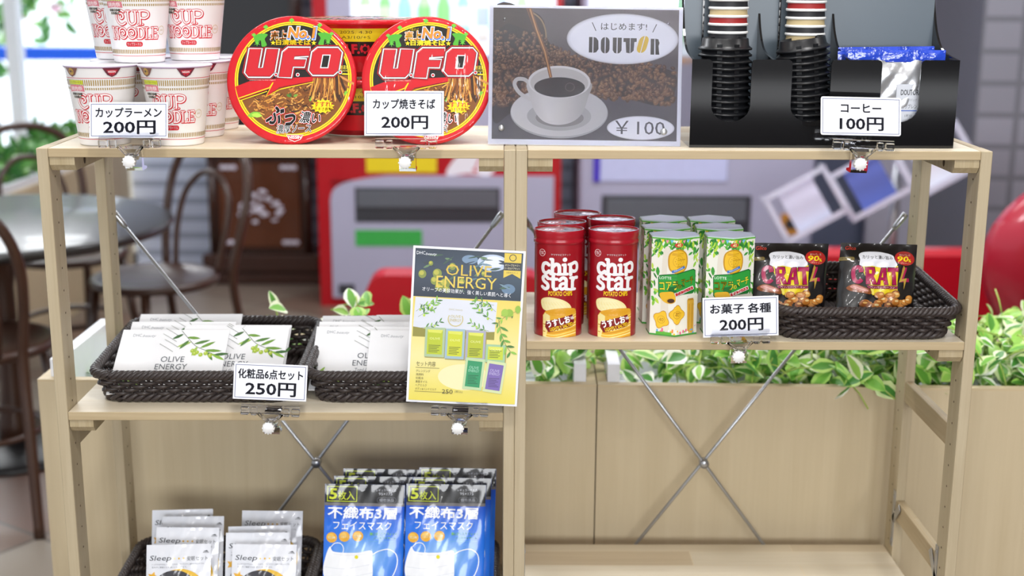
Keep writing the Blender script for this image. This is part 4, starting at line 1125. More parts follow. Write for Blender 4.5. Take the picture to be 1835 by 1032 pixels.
CUPS = [(.0765, .0545, 0, .02, 'white noodle cup at the front left of the lower layer'), (.1755, .0560, 0, -.03, 'white noodle cup at the front of the lower layer, right of the ramen price card'),
        (.0830, .1530, 0, .05, 'white noodle cup in the lower layer, behind the front left cup'), (.1830, .1500, 0, .0, 'white noodle cup in the lower layer, behind the front right cup'),
        (.0860, .2480, 0, -.04, 'white noodle cup in the lower layer, third back on the left'), (.1855, .2430, 0, .06, 'white noodle cup in the lower layer, third back on the right'),
        (.1190, .0930, .1074, .10, 'white noodle cup in front on the upper layer'), (.0735, .1640, .1074, -.06, 'white noodle cup on the upper layer, behind at the left'), (.1830, .1450, .1074, .0, 'white noodle cup on the upper layer at the right')]
for i, (x, y, z, rz, lb) in enumerate(CUPS):
    if i == 0: cup0.location = (x, y, T + .0004 + z); cup0.rotation_euler = (0, 0, rz); cup0['label'] = lb
    else: dup(cup0, (x, y, T + .0004 + z), (0, 0, rz), lb)

# ================================================================== FRIED NOODLE TUBS
def ufo_tub():
    """local origin at the centre of the lid face, lid facing -Y"""
    t = thing('noodle_tub', '', 'noodle tub', (0, 0, 0), group='red fried noodle tubs on the top shelf')
    R_ = .0885; RD = '#c4121f'; b = MB()
    RY = Matrix.Rotation(-PI / 2, 4, 'X')        # lathe +z becomes +y
    b.lathe([(0, .0815), (.060, .0815), (.064, .079), (.066, .072), (.0785, .012), (.081, .008)], 64, M=RY, cols=['#d8d0c8', '#d8d0c8', '#8d1018', RD, RD])
    b.build('tub', PRINT_WRAP, t)
    b = MB()
    b.lathe([(.080, .0085), (R_ - .001, .0075), (R_, .005), (R_ - .0004, .0016), (R_ - .0022, .0004), (R_ - .005, 0), (0, 0)], 72, M=RY, col=RD)
    rng = random.Random(44)
    s = Sheet(484, 530, R_ / 472)
    YL = '#f0d21c'; BK = '#191614'
    s.ell(496, 528, 424, 424, YL, n=72); s.ell(496, 528, 414, 414, '#8a1016', n=72); s.ell(496, 528, 410, 410, YL, n=72); s.ell(496, 528, 400, 400, BK, n=72)
    def arc(a0, a1, r=400, n=24): return [(496 + r * math.cos(math.radians(a0 + (a1 - a0) * i / n)), 528 + r * math.sin(math.radians(a0 + (a1 - a0) * i / n))) for i in range(n + 1)]
    # lower picture of noodles
    food = arc(-4, 163)
    s.poly([(840, 500), (640, 545), (420, 585), (330, 610), (300, 650), (112, 700)] + food[::-1][1:] if False else food + [(112, 690), (300, 640), (330, 605), (640, 545), (840, 500)], '#7a4a1e')
    s.k += 1
    cols = ['#c98a3a', '#a9682a', '#8a4e1e', '#5d3414', '#d9a04e', '#74421a', '#3e2410', '#b57632']
    n = 0
    while n < 330:
        x, y = rng.uniform(110, 870), rng.uniform(560, 910)
        if (x - 496) ** 2 + (y - 528) ** 2 > 352 ** 2 or y < 700 - (x - 110) * .30: continue
        a = rng.uniform(-.9, .9); l = rng.uniform(26, 60); bd = rng.uniform(-16, 16)
        dk = cols if x < 560 and y < 760 else cols[2:7]
        s.stroke(catmull([(x - l * math.cos(a) * .5, y - l * math.sin(a) * .5), (x + bd * .5, y - bd), (x + l * math.cos(a) * .5, y + l * math.sin(a) * .5)], 3), rng.uniform(7, 11), rng.choice(dk)); s.k -= 1
        s.items[-1] = s.items[-1][:3] + (s.k + 1 + rng.random() * 6,) + s.items[-1][4:]; n += 1
    s.k += 8
    for (x, y, l, w_, a, c) in ((170, 800, 100, 40, -.25, '#7cb83a'), (200, 790, 80, 34, .1, '#a8d24a'), (450, 640, 40, 22, .5, '#4f7a2c'), (500, 655, 36, 20, -.4, '#6a9a38'), (470, 630, 30, 18, .9, '#3c5a24'), (620, 690, 60, 34, -1.2, '#6fae38'), (840, 640, 60, 36, -.4, '#7cb83a')): s.leaf(x, y, l, w_, a, c)
    # lifted noodles on chopsticks
    s.stroke([(790, 480), (935, 560)], 16, '#c98a4a'); s.stroke([(800, 515), (905, 590)], 14, '#9a6230')
    s.poly([(645, 480), (700, 470), (800, 474), (850, 520), (880, 600), (840, 700), (800, 640), (650, 640), (640, 560)], '#3e2412')
    for i in range(60):
        x = rng.uniform(650, 830); s.stroke(catmull([(x, rng.uniform(474, 500)), (x + rng.uniform(-18, 18), 550), (x + rng.uniform(-30, 30) + (x - 740) * .2, rng.uniform(610, 700))], 4), rng.uniform(6, 10), rng.choice(cols)); s.k -= 1
        s.items[-1] = s.items[-1][:3] + (s.k + 1 + rng.random() * 4,) + s.items[-1][4:]
    s.k += 6
    for i in range(26): s.ell(rng.uniform(650, 830), rng.uniform(470, 498), 9, 6, rng.choice(['#4f7a2c', '#3c5a24', '#2a2018']), n=7, same=i > 0)
    # red swoosh and yellow bolt
    s.poly([(75, 590), (200, 545), (420, 500), (640, 470), (905, 490), (905, 500), (640, 545), (330, 602), (300, 640), (112, 690), (85, 640)] if False else [(78, 585), (180, 545), (430, 520), (640, 510), (640, 540), (395, 590), (300, 665), (330, 600), (105, 680)], RD)
    s.stroke([(100, 672), (325, 592), (352, 552), (302, 658), (400, 604), (560, 565), (645, 548)], 7, YL); s.stroke([(108, 690), (310, 618)], 6, YL); s.stroke([(330, 630), (420, 592), (640, 545)], 4, '#a01018')
    s.stroke([(820, 486), (906, 490)], 10, YL)
    # green splashes
    for (x, y, r) in ((290, 148, 16), (478, 97, 16), (682, 132, 16), (205, 207, 14), (770, 195, 14)): s.star(x, y, r * 1.3, '#6cbf3c', n=4, k=.5); s.ell(x, y - 4, r, r * .7, '#6cbf3c', n=12)
    for (x, y, sg) in ((255, 240, 1), (720, 230, -1)):
        s.poly(catmull([(x - 50 * sg, y - 20), (x - 10 * sg, y - 45), (x + 50 * sg, y - 40), (x + 30 * sg, y - 5), (x + 45 * sg, y + 40), (x + 10 * sg, y + 50), (x, y + 5), (x - 30 * sg, y + 20)], 5, True), '#4fa832'); s.star(x - 25 * sg, y + 25, 26, '#5cb83a', n=6, k=.3)
    # headline
    for bo, cc in ((.10, '#111111'), (.075, '#f4f2ee'), (.03, '#e8781e')): s.text('売上', 385, 205, h=66, w=120, col=cc, bold=bo, shear=.1, rot=-.05)
    s.text('売上', 385, 212, h=58, w=112, col='#f0c428', bold=.02, shear=.1, rot=-.05)
    for bo, cc in ((.12, '#111111'), (.09, '#eef2f8'), (.05, '#3f7ad0')): s.text('No.1', 555, 190, h=84, w=205, col=cc, bold=bo, shear=.15)
    s.text('No.1', 553, 186, h=74, w=196, col='#f08a2a', bold=.04, shear=.15); s.text('カップ焼そば', 372, 160, h=24, w=110, col=YL, bold=.01)
    for x in (346, 642): s.star(x, 262, 20, YL)
    s.text('日清焼そば', 494, 258, h=38, w=250, col=YL, bold=.04)
    # big capitals: outlined blocks, leaning
    sh_ = lambda pts: [(x + (520 - y) * .16, y) for x, y in pts]
    def block(pts, hole=None):
        c = (sum(p[0] for p in pts) / len(pts), sum(p[1] for p in pts) / len(pts))
        for o, cc in ((26, '#b01420'), (19, '#16120f'), (14, '#e4e2e6'), (4, '#2a1412')): s.stroke(sh_(pts), o * 2, cc, closed=True); s.poly(sh_(pts), cc, same=True)
        s.poly(sh_(pts), '#c21c28')
        s.stroke(sh_([pts[0], pts[1]]), 5, '#ea7a7a')
    U = [(146, 308), (226, 308), (226, 448), (268, 448), (268, 308), (350, 308), (350, 478), (326, 508), (170, 508), (146, 484)]
    Fp = [(392, 330), (420, 302), (580, 302), (580, 354), (478, 360), (478, 386), (566, 386), (560, 434), (478, 434), (478, 512), (392, 512)]
    Op = [(606, 330), (634, 302), (784, 302), (812, 330), (812, 462), (784, 492), (634, 492), (606, 464)]
    block(U); block(Fp); block(Op)
    for o, cc in ((9, '#e4e2e6'), (2, '#16120f')): s.poly(sh_([(688 - o, 356 - o), (730 + o, 356 - o), (730 + o, 438 + o), (688 - o, 438 + o)]), cc)
    for (x, y) in ((372, 496), (530, 496), (838, 476)):
        for o, cc in ((18, '#16120f'), (14, '#e4e2e6'), (9, '#c21c28')): s.ell(x, y, o, o, cc, n=12)
    s.text('UNIDENTIFIED FLYING OBJECT', 275, 538, h=9, w=190, col='#f0c8c0')
    s.text('熱湯3分', 872, 440, h=30, w=72, col='#e8d84a'); s.text('調理', 872, 466, h=14, w=56, col='#c8b83a')
    # lower slogan
    for o, cc in ((.10, RD), (.055, '#ffffff')):
        s.text('ぶっ', 415, 800, h=125, w=205, col=cc, bold=o, shear=.3, rot=.12); s.text('濃い', 625, 810, h=84, w=150, col=cc, bold=o, shear=.15, rot=.08); s.text('濃厚ソース', 508, 890, h=62, w=250, col=cc, bold=o, shear=.15, rot=-.04)
    s.text('ぶっ', 415, 800, h=125, w=205, col='#0f0d0c', bold=.035, shear=.3, rot=.12); s.text('濃い', 625, 810, h=84, w=150, col='#0f0d0c', bold=.015, shear=.15, rot=.08); s.text('濃厚ソース', 508, 890, h=62, w=250, col='#0f0d0c', bold=.015, shear=.15, rot=-.04)
    s.star(716, 726, 86, YL, n=13, k=.78, ky=.62); s.text('すすれ!', 718, 712, h=38, w=130, col='#c2202a', bold=.02); s.text('うまさ直撃!', 722, 746, h=22, w=130, col='#c2202a', bold=.01)
    s.poly([(455, 935), (580, 935), (560, 970), (517, 988), (475, 970)], '#e9dfd8'); s.poly([(460, 938), (575, 938), (556, 967), (517, 984), (480, 967)], '#c2182a'); s.text('NISSIN', 518, 953, h=22, w=92, col='#ffffff', bold=.02)
    s.emit(b, lambda u, v, h: (u, -h, v), eps=.000010)
    b.build('lid', PRINT_WRAP, t)
    b = MB(); s = Sheet(0, 0, .001)
    s.rect(-48, 2, 48, 20, '#e0c620', ml=.006); s.text('2025. 4.30', 0, 7, h=4, w=44, col='#4a3d14'); s.text('A3/10/+S', 0, 14, h=4, w=40, col='#4a3d14'); s.rect(-48, 20, 48, 40, '#241210', ml=.006); s.text('U.F.O.', 0, 30, h=12, w=46, col='#c8202e', bold=.05)
    def wrapb(u, v, h):        # on the tapering side wall, read with the lid uppermost
        d = .010 + (-v if False else (0.0)) ; return None
    RR = lambda d: .0785 - (d - .012) * .2083
    s2 = Sheet(0, 0, .001); s2.items = s.items
    s2.emit(b, lambda u, v, h: (-(RR(.010 - v) + h) * math.sin(u / .075), .010 - v, (RR(.010 - v) + h) * math.cos(u / .075)), ml=.006)
    b.build('side_label', PRINT_WRAP, t)
    return t
tub0 = ufo_tub()
tilt = -.30
def tub_at(x, y, yaw): return (x, y + .0885 * math.sin(-tilt), T + .0885 * math.cos(tilt) + .001), (tilt, 0, yaw)
l_, r_ = tub_at(.3285, .046, -.02)
tub0.location = l_; tub0.rotation_euler = r_; tub0['label'] = 'left red fried noodle tub standing on edge on the top shelf'
l_, r_ = tub_at(.5120, .046, .02)
dup(tub0, l_, r_, 'right red fried noodle tub standing on edge behind its price card')
dup(tub0, (.412, .195, T + .0820), (-PI / 2, 0, PI), 'red fried noodle tub lying flat behind, at the bottom of the two')
dup(tub0, (.412, .195, T + .1640), (-PI / 2, 0, PI), 'red fried noodle tub lying flat on top of another, between the standing tubs')

# ================================================================== CHIP CANS (oval)
def chip_can():
    A, Bk, H_ = .0332, .0258, .1485
    t = thing('chip_can', '', 'can', (0, 0, 0), group='red potato chip cans on the right shelf')
    RD = '#9c0f1e'; ky = Bk / A
    b = MB(); b.lathe([(0, .0015), (A - .002, .0015), (A - .0005, 0), (A, .0012), (A, .131)], 64, sy=ky, col=RD)
    # arc-length parametrisation of the oval, u = 0 at the front
    N = 240; tab = [0.0]
    for i in range(N):
        a0, a1 = PI * i / N, PI * (i + 1) / N
        tab.append(tab[-1] + math.hypot(A * (math.sin(a1) - math.sin(a0)), Bk * (math.cos(a1) - math.cos(a0))))
    def oval(u, v, h):
        q = min(abs(u), tab[-1] * .999); lo = 0
        import bisect
        i = min(bisect.bisect(tab, q) - 1, N - 1); a = PI * (i + (q - tab[i]) / (tab[i + 1] - tab[i])) / N * (1 if u >= 0 else -1)
        nx, ny = math.sin(a) / A, -math.cos(a) / Bk; l = math.hypot(nx, ny)
        return (A * math.sin(a) + h * nx / l, -Bk * math.cos(a) + h * ny / l, v)
    s = Sheet(212, 968, .1485 / 820)
    WH = '#f3f1f2'; YL = '#f2cf1d'
    s.ring(80, 315, 24, 28, '#e7c9cc', n=36); s.text('YBC', 80, 315, h=26, w=44, col='#e7c9cc', bold=.01); s.text('ヤマザキビスケット', 228, 325, h=16, w=150, col=WH, bold=.01)
    wd = 27
    def L_(st, w_=wd): lett.append((st, w_))
    lett = []
    # chip
    L_(catmull([(138, 405), (118, 392), (95, 400), (86, 430), (95, 460), (118, 468), (140, 452)], 5)); 
    L_([(165, 362), (165, 470)]); L_([(150, 360), (166, 360)], 22); L_([(150, 473), (184, 473)], 22); L_(catmull([(168, 420), (190, 398), (212, 405), (218, 430), (218, 470)], 5), 28); L_([(204, 474), (236, 474)], 22)
    L_([(260, 402), (260, 470)]); L_([(244, 402), (262, 402)], 22); L_([(244, 474), (280, 474)], 22); L_([(258, 362), (260, 362)], 34)
    L_([(306, 400), (306, 478)], 30); L_([(290, 400), (308, 400)], 22); L_(catmull([(308, 400), (340, 388), (360, 405), (360, 440), (340, 456), (310, 448)], 5), 26)
    # star
    L_(catmull([(132, 510), (112, 492), (90, 505), (96, 530), (126, 552), (130, 580), (108, 592), (84, 578)], 5), 27)
    L_([(172, 482), (172, 575)]); L_([(150, 512), (200, 512)], 24); L_(catmull([(172, 570), (182, 592), (204, 586)], 5), 24)
    L_(catmull([(222, 520), (244, 502), (268, 514), (270, 545), (270, 588)], 5), 27); L_(catmull([(268, 548), (238, 548), (224, 568), (236, 590), (262, 580)], 5), 24); L_([(268, 590), (290, 592)], 22)
    L_([(322, 505), (322, 590)]); L_([(304, 505), (322, 505)], 22); L_([(304, 594), (344, 594)], 22); L_(catmull([(324, 530), (338, 508), (362, 506)], 5), 26)
    s.k += 1
    for st, w_ in lett: s.stroke(st, w_, WH, same=True, rnd=True)
    s.k += 1; s.poly([(304, 412), (330, 408), (338, 424), (322, 438), (306, 436)] if False else catmull([(318, 412), (334, 408), (338, 422), (328, 434), (318, 432)], 4, True), RD)
    s.text('POTATO CHIPS', 228, 625, h=34, w=184, col=YL, bold=.03)
    # chips
    s.poly(catmull([(74, 700), (90, 668), (150, 655), (230, 668), (290, 700), (314, 745), (250, 765), (150, 768), (92, 750)], 5, True), '#f1e3a2'); s.poly(catmull([(84, 705), (100, 676), (160, 664), (230, 680), (280, 712), (296, 740), (240, 752), (150, 756), (100, 740)], 5, True), '#f4eab6')
    s.poly([(92, 800), (110, 770), (170, 748), (260, 738), (340, 745), (358, 770), (360, 968), (92, 968)], '#e2ab33'); s.poly(catmull([(110, 770), (170, 748), (260, 738), (340, 745), (352, 770), (300, 790), (200, 800), (130, 790)], 5, True), '#dda024')
    s.poly([(94, 800), (112, 778), (150, 800), (150, 830), (120, 968), (94, 968)], '#f0e09a')
    for i in range(9): s.stroke(catmull([(96, 830 + i * 19), (180, 838 + i * 19), (280, 818 + i * 19), (358, 790 + i * 21)], 4), 7, ('#f3d878', '#f7e6a0', '#c98a1c')[i % 3], same=i > 0)
    s.poly([(118, 845), (325, 790), (342, 840), (328, 882), (140, 930), (112, 890)], '#7e1018')
    s.text('うすしお', 216, 845, h=54, w=180, col='#ffffff', bold=.045, rot=-.25); s.text('味', 324, 818, h=28, w=26, col='#ffffff', bold=.02, rot=-.25); s.text('LIGHTLY SALTED', 240, 885, h=25, w=182, col=YL, bold=.03, rot=-.25)
    s.rect(60, 968, 400, 990, RD) if False else None
    s.emit(b, oval, ml=.0045, eps=.000018)
    b.build('can_body', P('printed_can_satin', attr=True, rough=.3, coat=.35, crough=.2, vary=(25, .02)), t)
    b = MB(); k = 1.045
    b.lathe([(A, .130), (A * k, .1305), (A * k, .1345), (A * 1.025, .1355), (A * 1.025, .1375), (A * k, .1385), (A * k * 1.005, .1475), (A * k, .1485), (A * 1.0, .1485), (A * .985, .1468)], 64, sy=ky, col='#a3101f')
    b.build('lid_rim', P('red_lid_plastic', '#a81526', rough=.25, coat=.4), t)
    b = MB(); b.lathe([(A * .986, .1466), (0, .1466)], 64, sy=ky); b.build('lid_film', P('clear_lid_window', '#d9d3cf', rough=.07, metal=.55, bump=(30, .4)), t)
    return t
can0 = chip_can()
for i, (x, y, rz, lb) in enumerate([(.6935, .0445, -.04, 'red potato chip can at the front left of the group'), (.7690, .0440, -.02, 'red potato chip can at the front right of the group'), (.7000, .0985, .1, 'red potato chip can directly behind the front left can'),
                                    (.7722, .1265, .0, 'red potato chip can behind the front right can'), (.7262, .1700, .05, 'red potato chip can standing furthest back in the group')]):
    if i == 0: can0.location = (x, y, ZR + .0003); can0.rotation_euler = (0, 0, rz); can0['label'] = lb
    else: dup(can0, (x, y, ZR + .0003), (0, 0, rz), lb)

# ================================================================== HEXAGONAL BISCUIT BOXES
def biscuit_box():
    hw, dp, H_ = .0330, .0292, .1395
    V_ = [(0, -dp), (hw, -dp * .46), (hw, dp * .46), (0, dp), (-hw, dp * .46), (-hw, -dp * .46)]
    side = math.hypot(hw, dp * .54); flank = dp * .92
    t = thing('biscuit_box', '', 'box', (0, 0, 0), group='green hexagonal biscuit boxes on the right shelf')
    b = MB(); b.prism(V_, 0, H_ - .0012, col='#eceadf', axis='z')
    def hexm(u, v, h):
        sg = 1 if u >= 0 else -1; q = abs(u)
        if q <= side: a, c_ = Vector(V_[0]), Vector((sg * V_[1][0], V_[1][1])); k = q / side
        else: a, c_ = Vector((sg * V_[1][0], V_[1][1])), Vector((sg * V_[2][0], V_[2][1])); k = (q - side) / flank
        p = a + (c_ - a) * k; d = (c_ - a).normalized(); nn = Vector((d.y, -d.x)) * sg
        p += nn * h
        return (p.x, p.y, v)
    rng = random.Random(8)
    s = Sheet(225, 960, H_ / 745, H_ / 745)
    E = 225 - (side + flank) / (H_ / 745), 225 + (side + flank) / (H_ / 745)
    EL, ER = E
    # leaves and bunting at the top, flank pattern
    s.k += 1
    for i in range(240):
        x = rng.uniform(EL + 8, ER - 40); y = rng.uniform(222, 330) if 70 < x < 380 else rng.uniform(225, 700)
        if 120 < x < 340 and y > 290: continue
        s.leaf(x, y, rng.uniform(30, 62), rng.uniform(14, 26), rng.uniform(.4, 2.4), rng.choice(['#3f9a3a', '#5cb03c', '#8cc63f', '#2e7f34', '#b9d94a'])); s.k -= 1
        s.items[-1] = s.items[-1][:3] + (s.k + 1 + rng.random() * 4,) + s.items[-1][4:]
    s.k += 6
    for i in range(8): s.poly([(100 + i * 34, 232 + (i % 2) * 8), (126 + i * 34, 234), (112 + i * 34, 262)], ('#f2d832', '#ef8fb0', '#6fc2e8', '#f6f3ea')[i % 4], same=i > 0)
    for i in range(40): s.ell(rng.uniform(EL + 6, ER - 6), rng.uniform(300, 930), rng.uniform(2, 5), rng.uniform(2, 5), rng.choice(['#ef8fb0', '#f2d832', '#7ac6ea', '#b99ad6', '#8fcf60']), n=7, same=i > 0)
    s.poly(catmull([(120, 320), (170, 300), (150, 480), (180, 960), (120, 960), (110, 600)], 4, True), '#e3dccd')
    # a plain golden biscuit and leaves where the box shows its picture
    s.poly(catmull([(170, 330), (235, 300), (300, 330), (318, 395), (300, 460), (235, 485), (172, 462), (155, 395)], 6, True), '#c9921c'); s.poly(catmull([(178, 337), (235, 310), (292, 337), (308, 395), (292, 452), (235, 474), (180, 454), (166, 395)], 6, True), '#eebf2e'); s.ring(236, 392, 40, 44, '#d9a426'); 
    for a in range(8): s.ell(236 + 24 * math.cos(a * .785), 392 + 24 * math.sin(a * .785), 4, 4, '#c9921c', n=8, same=a > 0)
    s.ell(236, 270, 34, 17, '#c8382c', n=20); s.text('40', 238, 270, h=24, w=32, col='#f6e6a0', bold=.03); s.poly([(185, 462), (290, 428), (296, 446), (190, 480)], '#3f77c4'); s.text('Anniversary', 240, 454, h=12, w=80, col='#ffffff', rot=-.31)
    for x, y, l, a in ((78, 440, 70, 1.5), (92, 500, 60, 1.2), (375, 520, 70, 1.8), (390, 300, 60, 2.0), (395, 600, 50, 1.6), (360, 330, 44, 2.6)): s.leaf(x, y, l, l * .42, a, '#3f9a3a')
    # banner
    s.rrect(88, 505, 385, 645, 20, '#197a30'); s.poly([(84, 520), (100, 500), (372, 458), (392, 470), (396, 600), (380, 625), (110, 680), (90, 660)], '#12682a'); s.poly([(90, 524), (104, 507), (370, 466), (386, 476), (390, 596), (376, 617), (112, 671), (96, 654)], '#2f9e3e')
    s.text('LOTTE', 140, 520, h=20, w=90, col='#e8f2e4', bold=.01, rot=-.04)
    for bo, cc in ((.065, '#14581f'), (.022, '#f2e43a')): s.text('コアラ', 168, 578, h=62, w=140, col=cc, bold=bo, rot=-.10); s.text('の', 255, 583, h=30, w=28, col=cc, bold=bo); s.text('マーチ', 322, 548, h=54, w=105, col=cc, bold=bo, rot=-.14)
    s.poly([(212, 628), (372, 585), (382, 612), (222, 656)], '#ffffff'); s.poly([(217, 630), (370, 590), (377, 611), (223, 652)], '#c8202e'); s.text('チョコレート', 297, 621, h=24, w=135, col='#ffffff', bold=.02, rot=-.26)
    # cut biscuit and stamped biscuits
    s.poly(catmull([(100, 640), (150, 625), (205, 625), (222, 690), (170, 712), (120, 690)], 5, True), '#e6b52c'); s.ell(185, 690, 36, 22, '#d9a426', n=22, rot=-.15); s.ell(187, 690, 28, 16, '#4a2c18', n=20, rot=-.15)
    def bisc(x, y, k, a):
        pts = []
        for i in range(24):
            q = 2 * PI * i / 24; r = k * (1 + .16 * math.cos(4 * q + .4)); pts.append((x + r * math.cos(q + a), y + r * 1.15 * math.sin(q + a)))
        s.poly(pts, '#c98c1c'); s.poly([(x + (p[0] - x) * .92, y + (p[1] - y) * .92) for p in pts], '#f0c233'); s.ring(x, y, k * .48, k * .52, '#a8741a', n=24)
        s.text('40', x, y, h=k * .5, w=k * .62, col='#a8741a')
    bisc(118, 838, 56, .5); bisc(240, 795, 58, .1)
    s.poly([(325, 690), (385, 690), (390, 945), (335, 945)], '#d9a93a'); s.rect(330, 680, 380, 694, '#b98422'); s.stroke([(345, 720), (345, 930)], 5, '#b98422'); s.stroke([(372, 720), (374, 930)], 5, '#b98422')
    for i in range(26): s.rect(70 + i * 13, 900 + rng.uniform(0, 40), 82 + i * 13, 925 + rng.uniform(0, 30), rng.choice(['#e65a8a', '#5aa8e6', '#f2c832', '#7ac64a', '#ffffff', '#ef8a3a']), same=i > 0)
    s.rect(EL, 948, ER, 960, '#3f9a3a', ml=.004); s.rect(EL, 222, ER, 232, '#5cb03c', ml=.004)
    s.rect(80, 930, 200, 950, '#5cb03c')
    s.emit(b, hexm, ml=.02, eps=.000012, cuts=(0.0, side, -side))
    b.build('carton', PRINT_SEMI, t)
    b = MB(); b.prism([(x * .985, y * .985) for x, y in V_], H_ - .0012, H_, col='#cfd6ef', axis='z')
    for i in range(6):
        a, c_ = V_[i], V_[(i + 1) % 6]; m = .93
        b.add([(a[0], a[1], H_ - .001), (c_[0], c_[1], H_ - .001), (c_[0] * m, c_[1] * m, H_ + .0002), (a[0] * m, a[1] * m, H_ + .0002)], [(0, 1, 2, 3)], 0, '#9fc79a')
    b.build('top_flap', PRINT_GLOSS, t)
    return t
box0 = biscuit_box()
for i, (x, y, rz, lb) in enumerate([(.8535, .0525, .05, 'green hexagonal biscuit box at the front left of the six'), (.9300, .0525, .03, 'green hexagonal biscuit box at the front right, behind the sweets price card'), (.8490, .1130, .08, 'green hexagonal biscuit box in the middle of the left row'),
                                    (.9250, .1130, -.04, 'green hexagonal biscuit box in the middle of the right row'), (.8530, .1765, .04, 'green hexagonal biscuit box at the back of the left row'), (.9240, .1760, .0, 'green hexagonal biscuit box at the back of the right row')]):
    if i == 0: box0.location = (x, y, ZR + .0003); box0.rotation_euler = (0, 0, rz); box0['label'] = lb
    else: dup(box0, (x, y, ZR + .0003), (0, 0, rz), lb)

# ================================================================== SOFT PACKS
def pack_mesh(w_, h_, tk, base, sheet, mat, name, parent=None, shear=0.0, nx=28, ny=28, seed=1, wrinkle=.0012, flat_top=.12, sag=0.0, seal=None, top_wave=0.0):
    """pillow shaped pack in the XZ plane, lower edge at z = 0, front to -Y, artwork origin at its upper left corner"""
    rng = random.Random(seed); ph = [rng.uniform(0, 6) for _ in range(6)]
    def T_(u, v):
        a = max(0, 1 - abs(2 * u / w_) ** 2.6); zz = v / h_
        c = min(1, zz / .12) * min(1, max(0, (1 - zz) / flat_top)) if flat_top else min(1, zz / .12)
        c = max(0, c); c = c * c * (3 - 2 * c)
        wr = wrinkle * (math.sin(u / w_ * 17 + v / h_ * 9 + ph[0]) * math.sin(v / h_ * 13 + ph[1]) + .7 * math.sin(u / w_ * 31 - v / h_ * 21 + ph[2]))
        return tk / 2 * a ** .6 * c + wr * (a * .6 + .4)
    def pos(u, v, h, side=1):
        t = T_(u, v)
        return (u + shear * v, -(max(t, -.0002) * side + h * side) - .0002 * side + sag * (v / h_) ** 2 + top_wave * math.sin(u / w_ * 7 + ph[3]) * (v / h_) ** 3, v)
    b = MB()
    for side in (1, -1):
        vs = []; fs = []; cs = []
        for j in range(ny + 1):
            for i in range(nx + 1): vs.append(pos(-w_ / 2 + w_ * i / nx, h_ * j / ny, 0, side))
        for j in range(ny):
            for i in range(nx):
                a = j * (nx + 1) + i; f_ = (a, a + 1, a + nx + 2, a + nx + 1)
                fs.append(f_ if side == 1 else f_[::-1]); cs.append(base(-w_ / 2 + w_ * (i + .5) / nx, h_ * (j + .5) / ny) if callable(base) else base)
        b.add(vs, fs, 0, cs, True)
    if sheet is not None: sheet.emit(b, lambda u, v, h: pos(u, v + h_, h + .00030, 1), ml=min(w_ / nx, h_ / ny) * .6, eps=.000028)
    return b.build(name, mat, parent)

